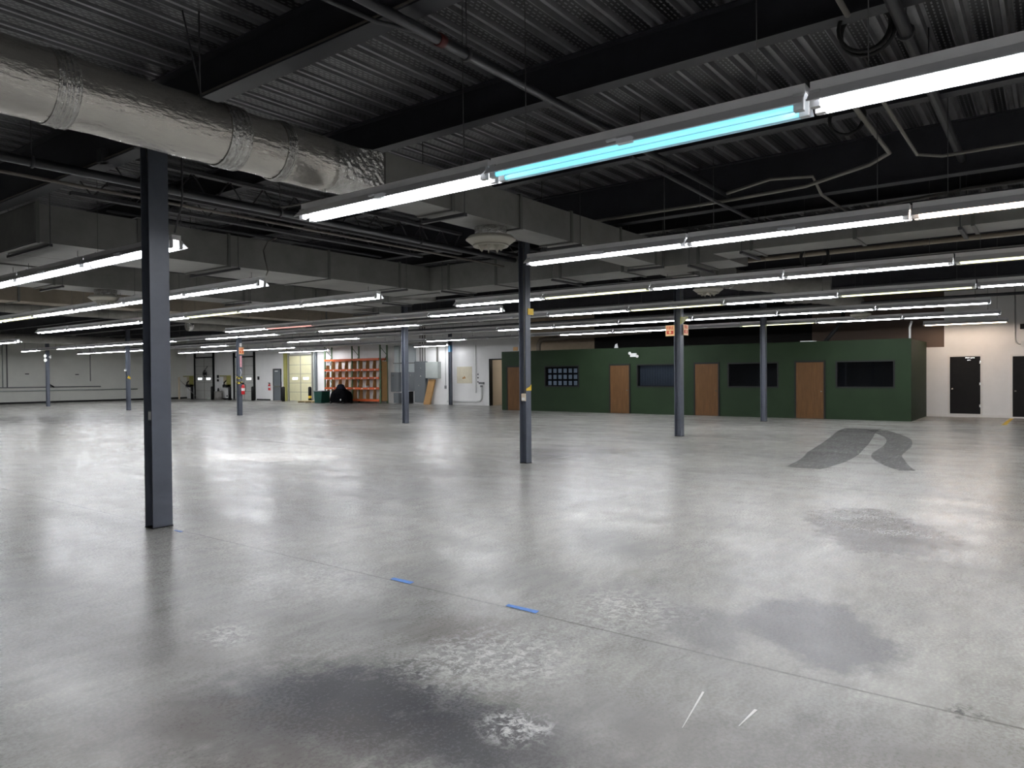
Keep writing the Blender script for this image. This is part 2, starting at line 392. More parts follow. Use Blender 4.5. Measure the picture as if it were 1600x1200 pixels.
# bar joists along X
def joist(label, y, x0, x1, zb, zt):
    t = thing('bar_joist', label, 'joist', (x0, y, zb), 'open web roof joists')
    L_ = x1-x0; h = zt-zb
    part(t, 'bottom_chord', MB().box(0, L_, -.05, -.008, 0, .05).box(0, L_, .008, .05, 0, .05), 'joist')
    part(t, 'top_chord', MB().box(0, L_, -.05, -.008, h-.05, h).box(0, L_, .008, .05, h-.05, h), 'joist')
    w = MB(); n = max(2, int(L_/.55))
    for i in range(n):
        a = L_*i/n; c = L_*(i+1)/n; mid = (a+c)/2
        w.tube([(a, 0, h-.03), (mid, 0, .03)], .011, 6).tube([(mid, 0, .03), (c, 0, h-.03)], .011, 6)
    part(t, 'web_bar', w, 'joist')
joist('open web joist just behind the nearest column and round duct', 9.52, U0+.12, U0+S1-.2, 4.10, 4.54)
joist('open web joist left of the long rectangular duct', 10.6, U0+.12, U0+S1-.2, 4.16, 4.54)
joist('open web joist in the second bay behind the second column', 9.42, U0+S1+.1, U0+2*S1-.2, 4.16+.12, 4.54)

# ------------------------------------------------------------------ columns
def wcol(b, d, h, tf=.014, tw=.011):
    poly = [(-b/2, -d/2), (b/2, -d/2), (b/2, -d/2+tf), (tw/2, -d/2+tf), (tw/2, d/2-tf), (b/2, d/2-tf), (b/2, d/2), (-b/2, d/2), (-b/2, d/2-tf), (-tw/2, d/2-tf), (-tw/2, -d/2+tf), (-b/2, -d/2+tf)]
    return MB().prism(poly, 'z', 0, h)
def column(label, x, y, b, d, h=4.26):
    t = thing('steel_column', label, 'column', (x, y, 0), 'steel columns of the hall')
    part(t, 'shaft', wcol(b, d, h), 'steel')
    part(t, 'base_plate', MB().box(-b/2-.004, b/2+.004, -d/2-.004, d/2+.004, 0, .012), 'black')
    part(t, 'cap_plate', MB().box(-b/2-.05, b/2+.05, -d/2-.05, d/2+.05, h, h+.018), 'black')
    return t
V0 = 8.09; SV = 10.30
A = column('big dark blue steel column standing nearest, at left of the floor', U0, V0+.015, .222, .18)
o = part(A, 'outlet_box', MB().box(-.085, -.012, -.045, .045, 1.20, 1.32), 'elec'); part(o, 'outlet_cover', MB().box(-.088, -.085, -.035, .035, 1.215, 1.305), 'white')
part(A, 'wire', MB().tube([(-.08, .02, 4.24), (-.06, -.01, 4.0), (-.03, -.02, 3.8)], .006), 'conduit')
C2 = column('dark column with outlet box and yellow tape, before the green office', U0+S1, V0, .16, .16, 4.24)
part(C2, 'conduit', MB().tube([(-.055, -.03, 1.3), (-.055, -.03, 4.2)], .012), 'conduit')
o = part(C2, 'outlet_box', MB().box(-.1, -.02, -.075, .02, 1.19, 1.33), 'beige'); part(o, 'outlet_cover', MB().box(-.103, -.1, -.06, .005, 1.2, 1.255), 'white')
part(C2, 'yellow_tape', MB().prism([(-.079, 1.385), (.083, 1.385), (.083, 1.50), (.04, 1.46), (-.02, 1.44), (-.079, 1.42)], 'y', -.086, -.08), 'yellow')
part(C2, 'yellow_tag', MB().box(-.01, .17, -.09, -.081, 2.83, 2.95), 'yellow')
C3 = column('steel column carrying two orange fire signs before the green office', U0+2*S1, V0, .20, .19, 4.24)
part(C3, 'tag_bracket', MB().prism([(-.13, 3.0), (.12, 3.08), (.36, 3.2), (.36, 3.24), (-.12, 3.2)], 'y', -.12, -.1), 'ygreen')
part(C3, 'conduit', MB().tube([(-.1, -.105, 3.0), (-.1, -.105, 4.2)], .012), 'conduit')
column('column standing closest to the green office, between wooden doors', U0+3*S1, V0, .19, .17, 4.24)
column('free standing column before the grey electrical cabinets', U0+2*S1, V0+SV+.1, .17, .17, 4.24)
L2 = column('column with red extinguisher and striped tape, before the dock doors', U0+2*S1, V0+2*SV+.15, .17, .17, 4.24)
for z in (1.62, 1.40):
    part(L2, 'striped_tape', MB().box(-.088, .088, -.088, .088, z, z+.1), 'hazard')
part(L2, 'pink_strip', MB().box(-.02, .075, -.09, -.086, 2.14, 2.64), 'pink')
part(L2, 'white_tag', MB().box(-.03, .08, -.092, -.086, 3.05, 3.2), 'white')
part(L2, 'white_cord', MB().tube([(.0, -.095, 2.05), (.03, -.1, 1.9), (.0, -.1, 1.78), (.02, -.1, 1.7)], .012), 'white')
L3 = column('second column from the left with yellow tape, before the left wall', U0+2*S1, V0+3*SV+.15, .17, .17, 4.24)
part(L3, 'yellow_tape', MB().prism([(-.087, 1.70), (.087, 1.64), (.087, 1.72), (-.02, 1.83)], 'y', -.092, -.086), 'yellow')
part(L3, 'white_knob', MB().lathe([(0, -.05), (.05, -.04), (.06, 0), (.05, .04), (0, .05)], 12, (-.13, 0, 2.1)), 'white')
part(L3, 'cable', MB().tube([(-.12, 0, 2.05), (-.1, 0, 1.9), (-.05, -.05, 1.7), (-.03, -.05, 1.3)], .012), 'black')
L4 = column('leftmost column with white horns at top, before the left wall', U0+2*S1, V0+4*SV+.2, .17, .17, 4.24)
for (dx, dy, dz) in ((-.16, -.08, 3.1), (.14, -.12, 3.05), (-.15, -.1, 2.85)):
    part(L4, 'horn', MB().tube([(dx*.4, dy*.6, dz), (dx, dy, dz)], [.04, .11], 12), 'white')
wc = column('column with blue top standing against the white back wall', XB-.28, 27.74, .16, .16, 4.2)
part(wc, 'blue_band', MB().box(-.085, .085, -.085, .085, 3.05, 3.42), 'bluepaint')

def sign(label, loc, rot, w, h):
    t = thing('fire_sign', label, 'sign', loc, None, rot)
    part(t, 'panel', MB().box(-w/2, w/2, -.004, .004, 0, h), 'signface')
    k = h/.29
    part(t, 'red_panel', MB().box(-w*.38, w*.38, -.007, -.0045, .05*k, .14*k), 'signred')
    part(t, 'arrow', MB().prism([(-.022*k, .135*k), (.022*k, .135*k), (.022*k, .105*k), (.05*k, .105*k), (0, .055*k), (-.05*k, .105*k), (-.022*k, .105*k)], 'y', -.0095, -.0072), 'signface')
    c = bpy.data.curves.new('lettering', 'FONT'); c.body = 'FIRE'; c.size = .115*k*w/.27; c.align_x = 'CENTER'; c.extrude = .001; c.offset = .002
    c.materials.append(M['signred'])
    tmp = bpy.data.objects.new('tmp', c); COL.objects.link(tmp); bpy.context.view_layer.update()
    me = bpy.data.meshes.new_from_object(tmp.evaluated_get(bpy.context.evaluated_depsgraph_get())); bpy.data.objects.remove(tmp); bpy.data.curves.remove(c)
    link('lettering', me, t, (0, -.006, .178*k), (PI/2, 0, 0))
    return t
sign('orange FIRE arrow sign sticking out right of the office-side column', (U0+2*S1+.17, V0-.13, 2.72), 0, .31, .29)
sign('orange FIRE arrow sign on the left side of the office-side column', (U0+2*S1-.13, V0+.19, 2.70), -PI/2-.1, .27, .29)
sign('orange FIRE sign on the column before the dock doors', (U0+2*S1+.05, V0+2*SV+.045, 2.71), 0, .24, .30)

def extinguisher(label, loc, s=1., rot=0.):
    t = thing('fire_extinguisher', label, 'extinguisher', loc, 'red fire extinguishers', rot)
    part(t, 'cylinder', MB().lathe([(0, 0), (.07*s, 0), (.078*s, .02*s), (.078*s, .34*s), (.06*s, .39*s), (.025*s, .42*s), (.025*s, .45*s), (0, .45*s)], 16), 'red')
    part(t, 'valve_head', MB().box(-.03*s, .03*s, -.03*s, .03*s, .45*s, .50*s).box(-.1*s, .03*s, -.012*s, .012*s, .50*s, .525*s), 'black')
    part(t, 'hose', MB().tube([(.03*s, 0, .47*s), (.1*s, -.02*s, .45*s), (.115*s, -.02*s, .3*s), (.1*s, -.02*s, .12*s)], .013*s), 'black')
    part(t, 'nameplate', MB().lathe([(.0795*s, .16*s), (.0795*s, .28*s)], 16), 'white')
    return t
extinguisher('red fire extinguisher hung on the column before the dock doors', (U0+2*S1+.07, V0+2*SV+.15-.17, .93), 1.)
extinguisher('red fire extinguisher on the back wall beside the dark entry door', (XB-.09, 45.5, .74), 1.05)

# ------------------------------------------------------------------ fluorescent rows
G0, GP, ZF = 1.25, 2.58, 3.37
FL = GP-.03
def fixture_meshes():
    d = {}
    hb = FL/2
    poly = [(-.155, 0), (-.062, .085), (.062, .085), (.155, 0), (.155, -.006), (.150, -.006), (.150, -.001), (.059, .081), (-.059, .081), (-.150, -.001), (-.150, -.006), (-.155, -.006)]
    mb = MB(); n = len(poly)
    vs = [(p, -hb, q) for p, q in poly]+[(p, hb, q) for p, q in poly]
    # outside faces are grey enamel (slot 1), inside faces white
    for k in range(n):
        mb.add([vs[k], vs[(k+1) % n], vs[n+(k+1) % n], vs[n+k]], [(0, 1, 2, 3)], mi=1 if k in (0, 1, 2, 11) else 0)
    d['reflector'] = mb.mesh('reflector', M['refl'], M['hous'])
    d['housing'] = MB().box(-.06, .06, -hb, hb, .086, .145).mesh('housing', M['hous'])
    d['socket'] = MB().box(-.024, .024, -.03, .03, -.026, .08).mesh('socket', M['socket'])
    d['clip'] = MB().box(-.17, -.12, -.10, .02, -.01, .03).box(-.175, -.15, .02, .1, .02, .035).mesh('clip', M['refl'])
    for k, m_ in TUBE.items():
        d['tube_'+k] = MB().tube([(0, -hb+.06, .0), (0, hb-.06, .0)], .019, 8, smooth=True).mesh('tube', m_)
    return d
FX = fixture_meshes()
TXT = {'w': 'lit white', 'cyan': 'cyan glowing', 'warm': 'warm pinkish', 'y': 'dim yellowish', 'pink': 'dim pink', 'off': 'unlit'}
OBST = []
HM = {}
def hanger_mesh(h):
    k = round(h, 3)
    if k not in HM: HM[k] = MB().tube([(0, 0, .145), (0, 0, k)], .004, 5).box(-.04, .04, -.012, .012, .145, .16).mesh('hanger', M['wire'])
    return HM[k]
def top_at(x, y):
    z = ZD
    for x0, x1, y0, y1, z0 in OBST:
        if x0-.02 < x < x1+.02 and y0-.02 < y < y1+.02: z = min(z, z0)
    return z-.002
def fixture(x, k, state, label, group):
    yc = G0+GP*(k+.5)
    t = thing('fluorescent_fixture', label, 'ceiling light', (x, yc, ZF), group)
    link('reflector', FX['reflector'], t); link('housing', FX['housing'], t); link('reflector_clip', FX['clip'], t)
    for sx in (-.065, .065): link('lamp_tube', FX['tube_'+state], t, (sx, 0, 0))
    for sy in (-1, 1):
        for sx in (-.065, .065): link('lamp_socket', FX['socket'], t, (sx, sy*(FL/2-.035), 0))
    for sy in (-.95, .95):
        h = top_at(x, yc+sy)-ZF
        if h > .16: link('hanger', hanger_mesh(h), t, (0, sy, 0))
# ------------------------------------------------------------------ ducts
ZB = 3.70
DUCTS = [(-2, 5.5, 5.85, 6.45, 3.64)]
def rect_duct(label, x0, x1, y0, y1, z0, z1, axis, joints, m_='galv', group='rectangular sheet metal ducts', straps=True):
    DUCTS.append((x0-.09, x1+.09, y0-.09, y1+.09, z0-.066))
    t = thing('rectangular_duct', label, 'duct', (x0, y0, z0), group)
    part(t, 'casing', MB().box(0, x1-x0, 0, y1-y0, 0, z1-z0), m_)
    e = .022
    for j in joints:
        if axis == 'x': part(t, 'flange', MB().box(j-x0-.025, j-x0+.025, -e, y1-y0+e, -e, z1-z0+e), 'galv_dark')
        else: part(t, 'flange', MB().box(-e, x1-x0+e, j-y0-.025, j-y0+.025, -e, z1-z0+e), 'galv_dark')
    if straps:
        for j in joints[::2]:
            if axis == 'x':
                part(t, 'trapeze_hanger', MB().box(j-x0+.12, j-x0+.17, -.09, y1-y0+.09, -.065, -.024).tube([(j-x0+.145, -.07, -.05), (j-x0+.145, -.07, ZD-z0)], .006, 6).tube([(j-x0+.145, y1-y0+.07, -.05), (j-x0+.145, y1-y0+.07, ZD-z0)], .006, 6), 'joist')
            else:
                part(t, 'trapeze_hanger', MB().box(-.09, x1-x0+.09, j-y0+.12, j-y0+.17, -.065, -.024).tube([(-.07, j-y0+.145, -.05), (-.07, j-y0+.145, ZD-z0)], .006, 6).tube([(x1-x0+.07, j-y0+.145, -.05), (x1-x0+.07, j-y0+.145, ZD-z0)], .006, 6), 'joist')
    return t
# foil-wrapped round duct
RY, RZ, RR = 6.15, 3.915, .275
t = thing('round_foil_duct', 'silver foil wrapped round duct hanging at upper left', 'duct', (-2, RY, RZ))
seg = MB(); npts = 60; pts = []; rad = []
for i in range(npts+1):
    x = 6.92*i/npts
    pts.append((x, 0, 0)); rad.append(RR*(1+.012*math.sin(x*5)+.01*math.sin(x*13+1)))
seg.tube(pts, rad, 28)
part(t, 'foil_jacket', seg, 'foil')
for x, w_ in ((4.35, .08), (5.78, .10), (6.32, .05)):
    nn = 14; p2 = []; r2 = []
    for i in range(nn+1):
        p2.append((x+w_*(i/nn-.5)*2, 0, 0)); r2.append(RR*1.02+.012*math.sin(i*2.3)+.006*random.random())
    part(t, 'tape_band', MB().tube(p2, r2, 28, caps=False), 'foil_crush')
# crumpled transition from round to rectangular
tr = MB(); n = 40; rings = 14
for i in range(rings+1):
    f = i/rings; e = f*f*(3-2*f)
    for k in range(n):
        a = 2*PI*k/n; cx, cz = math.cos(a), math.sin(a)
        mx = max(abs(cx)/.275, abs(cz)/.225)
        ry, rz = cx*RR, cz*RR
        qy, qz = cx/mx, cz/mx
        j = .014*(random.random()-.5)*(1 if 0 < i < rings else 0)
        tr.v.append((6.88+f*.62, ry*(1-e)+qy*e+j, rz*(1-e)+qz*e+.01*e+j))
for i in range(rings):
    for k in range(n):
        tr.f.append((i*n+k, i*n+(k+1) % n, (i+1)*n+(k+1) % n, (i+1)*n+k)); tr.smooth.append(False); tr.mi.append(0)
part(t, 'crumpled_collar', tr, 'foil_crush')
for x in (1.5, 3.9, 5.5):
    part(t, 'hanger', MB().tube([(x, -.05, RR-.02), (x, -.05, ZD-RZ)], .008, 6).tube([(x+.12, .1, RR-.02), (x-.1, .05, ZD-RZ)], .008, 6), 'joist')
lt = MB()
for i in range(9): lt.box(3.62+i*.05, 3.65+i*.05, -.003, .003, 0, .04+.015*(i % 3))

rect_duct('long grey rectangular duct continuing the foil duct toward the office', 5.51, 12.56, 5.86, 6.42, ZB, 4.14, 'x', [6.6, 8.0, 9.3, 10.85, 12.2])
rect_duct('grey crosswise duct behind the second column', 12.58, 13.55, 4.62, 11.9, ZB, 4.26, 'y', [5.2, 6.75, 8.2, 9.9, 11.3])
rect_duct('grey crosswise duct stretching right under the second light row', 11.77, 12.50, YR+.3, 4.60, ZB, 4.08, 'y', [-4.5, -1.9, .9, 2.4, 3.95])
rect_duct('big grey duct behind the nearest column, running away from it', 4.25, 13.55, 11.92, 13.4, ZB, 4.26, 'x', [4.28, 5.75, 7.35, 9.6, 11.6, 12.9])
rect_duct('grey duct branch running left at the far left edge', 4.25, 5.3, 13.42, 28.0, ZB, 4.26, 'y', [14.6, 17, 19.5, 22, 24.5], straps=False)
rect_duct('dark grey duct hanging behind the second left light row', 5.36, 16.6, 17.0, 18.0, ZB, 4.22, 'x', [6.4, 8.6, 10.9, 13.2, 15.4])
rect_duct('tan wrapped duct running away at far left', 5.36, 19.6, 21.3, 22.1, ZB, 4.12, 'x', [7.2, 10.5, 13.8, 17], 'wrapduct', straps=False)
rect_duct('grey duct section between crosswise duct and insulated elbow', 13.57, 16.4, 5.86, 6.42, ZB, 4.1, 'x', [13.9, 15.2])
rect_duct('grey crosswise duct linking the two left ducts', 13.6, 14.5, 13.5, 16.98, ZB, 4.2, 'y', [14.4, 15.8])

def flex(label, pts, rad, m_='greywrap'):
    # smooth centreline through the points
    P = [Vector(p) for p in pts]; out = []; rr = []
    for i in range(len(P)-1):
        p0 = P[max(i-1, 0)]; p1 = P[i]; p2 = P[i+1]; p3 = P[min(i+2, len(P)-1)]
        for s_ in range(10):
            u = s_/10
            out.append(.5*((2*p1)+(-p0+p2)*u+(2*p0-5*p1+4*p2-p3)*u*u+(-p0+3*p1-3*p2+p3)*u**3)); rr.append(rad*(1+.03*math.sin(len(out)*1.9)))
    out.append(P[-1]); rr.append(rad)
    mb = MB().tube([p-P[0] for p in out], rr, 20)
    t = thing('flexible_duct', label, 'duct', tuple(P[0]), 'insulated flexible ducts')
    part(t, 'jacket', mb, m_)
    part(t, 'collar', MB().tube([(out[0]-P[0]), (out[2]-P[0])], rad*1.04, 20), 'foil_crush')
    return t
flex('grey insulated elbow duct before the green office', [(16.42, 6.1, 3.9), (17.2, 6.05, 3.92), (17.9, 5.6, 3.9), (18.35, 4.9, 3.8), (18.5, 4.3, 3.75)], .24)
flex('sagging grey insulated duct right of the elbow duct', [(21.3, 6.1, 3.9), (22.3, 5.6, 3.95), (23.4, 5.1, 3.9), (24.3, 4.9, 3.8)], .24)
flex('grey insulated round duct running away at left', [(6.5, 25.0, 3.86), (10, 25.0, 3.84), (14, 25.2, 3.86), (19, 25.3, 3.84)], .17)
flex('short grey insulated duct piece beyond the tan duct', [(15.5, 28.2, 3.8), (17, 28.2, 3.84), (19.5, 28.4, 3.8)], .2)
flex('pale insulated duct above the leftmost column', [(12.5, 41.0, 3.72), (16, 41.2, 3.72), (20, 41.4, 3.72)], .22)

def diffuser(label, x, y, z, s, top):
    t = thing('round_air_diffuser', label, 'air diffuser', (x, y, z), 'round cone air diffusers')
    part(t, 'foil_neck', MB().tube([(0, 0, .04*s), (0, 0, .06), (0, 0, .12), (0, 0, top-z)], [.19*s, .225*s, .22*s, .225*s], 24), 'foil_crush')
    part(t, 'outer_cone', MB().lathe([(.20*s, .085), (.30*s, .075), (.345*s, .03), (.335*s, .022), (.25*s, -.04*s), (.235*s, -.035*s), (.31*s, .028), (.2*s, .075)], 36), 'diffuser')
    part(t, 'inner_cone', MB().lathe([(.12*s, .02), (.20*s, .0), (.245*s, -.055*s), (.235*s, -.065*s), (.16*s, -.03*s), (.10*s, .01)], 36), 'diffuser')
    for k in range(7):
        a = 2*PI*k/7
        c, s_ = math.cos(a), math.sin(a)
        v = MB().prism([(.02*s, .0), (.20*s, -.045*s), (.14*s, -.125*s), (.05*s, -.02*s)], 'y', -.004, .004)
        part(t, 'vane', v, 'diffuser', rot=(0, 0, a))
    return t
diffuser('round cream air diffuser hanging beside the second column', 7.72, 6.16, 3.50, 1., 3.705)
diffuser('round air diffuser hanging from the left dark duct', 7.58, 17.3, 3.49, 1.05, 3.705)
diffuser('round air diffuser below duct before the office column', 15.3, 6.1, 3.50, .95, 3.705)
diffuser('round air diffuser far right, above the office windows', 24.55, 4.85, 3.45, .9, 3.62)

# ------------------------------------------------------------------ the light rows
OBST += BEAMS+DUCTS
def row(x, desc, states, group):
    ks = sorted(states)
    for i, k in enumerate(ks):
        fixture(x-.15, k, states[k], f'{TXT[states[k]]} fluorescent fixture, {ORD[i]} from right in the {desc}', group)
def W(a, c, **kw):
    d = {k: 'w' for k in range(a, c)}
    for k, v in kw.items(): d[int(k[1:].replace('m', '-'))] = v
    return d
for xr, ka, kb in ((.85, -3, 1), (-3.3, -3, 0)):  # unseen rows, added to brighten the foreground floor and near faces
    for k in range(ka, kb): fixture(xr-.15, k, 'w', 'unseen fluorescent fixture added behind the viewpoint to brighten the foreground', 'unseen light rows added behind the viewpoint')
row(5.0, 'nearest light row at right', W(-2, 2, k0='cyan'), 'nearest right light row')
row(4.97, 'nearest light row at left', W(3, 13), 'nearest left light row')
row(9.1, 'second light row at right', W(-2, 2, km1='warm'), 'second right light row')
row(7.95, 'second light row at left', W(4, 17, k8='y'), 'second left light row')
row(13.3, 'third light row at right', W(-2, 4, km1='y', k2='y'), 'third right light row')
row(10.8, 'third light row at left', W(4, 11, k6='y'), 'third left light row')
row(12.75, 'short row at far left', W(14, 19), 'short far left light row')
row(15.1, 'light row with a pink tube', {4: 'w', 5: 'off', 6: 'off', 7: 'pink', 8: 'w'}, 'light row with a pink tube')
row(17.3, 'long fourth light row', {-2: 'w', -1: 'w', 0: 'y', 1: 'w', 2: 'y', 3: 'w', 4: 'off', 5: 'off', 6: 'w', 7: 'w', 8: 'off', 9: 'w', 10: 'w', 11: 'off', 12: 'w', 13: 'w', 14: 'w', 15: 'w', 16: 'w', 17: 'off', 18: 'w'}, 'fourth light row')
row(21.5, 'long fifth light row', {0: 'w', 1: 'w', 2: 'w', 3: 'w', 4: 'w', 5: 'w', 6: 'off', 7: 'off', 8: 'off', 9: 'w', 10: 'w', 11: 'off', 12: 'off', 13: 'w', 14: 'off', 15: 'off', 16: 'w', 17: 'w', 18: 'w', 19: 'w'}, 'fifth light row')
row(25.75, 'long sixth light row', {0: 'w', 1: 'w', 2: 'y', 3: 'off', 4: 'w', 5: 'w', 6: 'off', 7: 'off', 8: 'w', 9: 'off', 10: 'off', 11: 'off', 12: 'off', 13: 'w', 14: 'w', 15: 'w', 16: 'w', 17: 'w'}, 'sixth light row')
row(30.1, 'last light row by the back wall', {0: 'warm', 10: 'w', 14: 'w', 15: 'w'}, 'seventh light row')

# ------------------------------------------------------------------ pipes, conduits, cable coils under the deck
def run(name, label, cat, pts, r, m_, group=None, hang=()):
    P0 = Vector(pts[0]); t = thing(name, label, cat, tuple(P0), group)
    part(t, 'pipe_run' if 'pipe' in name else 'tubing', MB().tube([Vector(p)-P0 for p in pts], r, 10), m_)
    for h in hang:
        q = Vector(h)-P0
        part(t, 'clamp_rod', MB().tube([q, (q.x, q.y, ZD-P0.z)], .006, 6).tube([(q.x-.015, q.y, q.z), (q.x+.015, q.y, q.z)], r*1.35, 12), 'joist')
    return t
t = run('sprinkler_pipe', 'black sprinkler pipe with red coupling crossing the nearest beams', 'pipe', [(-6, 4.04, 4.44), (10.95, 4.04, 4.44)], .045, 'pipe', None, [(4.75, 4.04, 4.44), (8.0, 4.04, 4.44)])
part(t, 'red_coupling', MB().tube([(10.39, 0, 0), (10.46, 0, 0)], .054, 12), 'darkred')
run('conduit', 'thin conduit running beside the black sprinkler pipe', 'conduit', [(-6, 4.3, 4.46), (3.4, 4.3, 4.46), (3.9, 4.25, 4.46), (4.5, 4.3, 4.6), (6.2, 4.3, 4.6)], .018, 'joist', 'ceiling conduits')
run('sprinkler_pipe', 'black pipe passing behind the nearest column', 'pipe', [(-6, 9.32, 4.16), (12.5, 9.32, 4.16)], .055, 'pipe', None, [(3.3, 9.32, 4.16), (6.6, 9.32, 4.16), (9.6, 9.32, 4.16)])
run('conduit', 'thin conduit under the pipe behind the nearest column', 'conduit', [(-6, 9.62, 4.06), (12.5, 9.62, 4.06)], .02, 'beam_dust', 'ceiling conduits')
run('sprinkler_pipe', 'dark pipe lying along the top of the big left duct', 'pipe', [(5.2, 11.82, 4.31), (10.95, 11.82, 4.31)], .03, 'pipe', None, [(6.4, 11.82, 4.31), (9.8, 11.82, 4.31)])
run('conduit', 'grey conduit hanging below the deck at upper right with cable coil', 'conduit', [(-4, 1.27, 4.42), (6.0, 1.27, 4.42)], .022, 'conduit', 'ceiling conduits')
run('conduit', 'grey conduit at upper right passing behind the nearest light row', 'conduit', [(7.6, 1.64, 4.4), (10.0, 1.64, 4.4), (10.2, 1.9, 4.35), (10.6, 2.8, 4.3), (10.72, 4.0, 4.3), (10.75, 9, 4.3)], .026, 'conduit', 'ceiling conduits', [(10.73, 4.4, 4.3)])
run('conduit', 'thin grey conduit turning right below the deck at upper right', 'conduit', [(7.6, 1.38, 4.4), (10.3, 1.38, 4.4), (10.25, 1.1, 4.32), (10.15, -3, 4.3)], .02, 'conduit', 'ceiling conduits')
run('sprinkler_pipe', 'black sprinkler pipe at upper right beside the grey conduits', 'pipe', [(-6, .96, 4.42), (10.95, .96, 4.42)], .05, 'pipe', None, [(7.9, .96, 4.42), (6.6, .96, 4.42)])
run('conduit', 'grey conduit crossing above the second light row', 'conduit', [(12.2, -3, 4.32), (12.3, 1.0, 4.32), (12.9, 3.0, 4.3), (12.95, 8, 4.3)], .022, 'conduit', 'ceiling conduits')
run('conduit', 'bent grey conduit peaking above the second light row', 'conduit', [(10.1, 3.75, 4.25), (10.3, 3.2, 4.4), (10.6, 2.7, 4.42), (10.9, 2.66, 4.22), (12.4, 2.6, 4.2)], .022, 'conduit', 'ceiling conduits')
run('conduit', 'grey conduit running away above cyan tube', 'conduit', [(7.9, 4.12, 4.32), (10.4, 4.0, 4.22), (13.5, 4.0, 4.22)], .024, 'joist', 'ceiling conduits')
run('sprinkler_pipe', 'brown pipe crossing between third and fourth light rows', 'pipe', [(15.9, -6, 4.17), (15.9, 12, 4.17)], .05, 'wrapduct', None, [(15.9, 2, 4.17), (15.9, 7.2, 4.17)])
run('sprinkler_pipe', 'dark pipe crossing above the fifth light row', 'pipe', [(19.9, -6, 3.85), (19.9, 40, 3.85)], .045, 'joist')
run('sprinkler_pipe', 'dark pipe crossing above the sixth light row', 'pipe', [(24.0, -6, 3.8), (24.0, 52, 3.8)], .045, 'joist')
run('sprinkler_pipe', 'brown pipe bending down onto the office roof', 'pipe', [(29.6, 14.5, 3.62), (29.6, 20.2, 3.45), (29.6, 20.5, 3.4), (29.6, 20.62, 3.2), (29.6, 20.62, 2.8)], .12, 'wrapduct')
run('conduit', 'grey conduit on a cross strut above the first duct bend', 'conduit', [(6.8, 9.9, 4.32), (7.0, 7.5, 4.3)], .018, 'conduit', 'ceiling conduits')
run('conduit', 'grey flexible whip dropping from pipe to the second left light row', 'conduit', [(8.2, 11.7, 4.3), (8.0, 11.68, 4.2), (7.85, 11.6, 4.0), (7.8, 11.4, 3.6), (7.8, 11.45, 3.53)], .014, 'conduit', 'ceiling conduits')
run('conduit', 'dark cord hanging beside the nearest column down to a light end', 'conduit', [(4.82, 8.85, 4.9), (4.82, 8.85, 3.9), (4.82, 9.05, 3.55)], .012, 'joist', 'ceiling conduits')

def coil(label, c, r, tilt, turns=3):
    pts = []
    for i in range(turns*24+1):
        a = 2*PI*i/24; rr = r*(1+.12*math.sin(i*.21)); pts.append((rr*math.cos(a), .05*math.sin(i*.13), rr*math.sin(a)))
    mb = MB().tube(pts, .016, 7)
    t = thing('cable_coil', label, 'cable', c, 'black cable coils under the deck', tilt)
    part(t, 'coil_loops', mb, 'rubber')
    part(t, 'tie', MB().tube([(-.02, 0, r*1.0), (.02, 0, r*1.0)], .04, 10).tube([(0, 0, r), (0, 0, ZD-c[2])], .006, 6), 'joist')
    return t
coil('black cable coil hanging from conduit at the upper right', (6.45, 1.22, 4.48), .19, -1.37)
coil('black cable coil half hidden behind the nearest light row', (8.6, 1.82, 4.47), .17, -1.35, 2)
coil('black cable coil hanging behind the second light row', (14.6, 3.68, 3.92), .24, -1.3, 3)

# ------------------------------------------------------------------ green office box
OYR, OYL, OH = 3.88, 21.42, 2.82
wins = [(17.04, 18.90), (12.43, 14.17), (8.29, 10.23), (4.38, 6.27)]; WZ0, WZ1 = 1.14, 2.09
og = MB(); yy = OYR
edges = [OYR]
for a, c in sorted(wins): edges += [a, c]
edges.append(OYL)
for i in range(0, len(edges), 2): og.box(XG, XG+.14, edges[i], edges[i+1], 0, OH)
for a, c in wins: og.box(XG, XG+.14, a, c, 0, WZ0).box(XG, XG+.14, a, c, WZ1, OH)
struct('wall_office_front', og, 'green', label='dark green office wall with wooden doors and windows', cat='wall')
struct('wall_office_right', MB().box(XG+.14, XB-.001, OYR, OYR+.14, 0, OH-.02), 'green', label='green end wall of the office block beside black door', cat='wall')
struct('wall_office_left', MB().box(XG+.14, XB-.001, OYL-.14, OYL, 0, OH-.02), 'green', label='green end wall of the office block by the corridor', cat='wall')
struct('ceiling_office', MB().box(XG+.141, XB-.001, OYR+.141, OYL-.141, OH-.16, OH-.03), 'black', label='dark flat roof of the green office block', cat='roof')
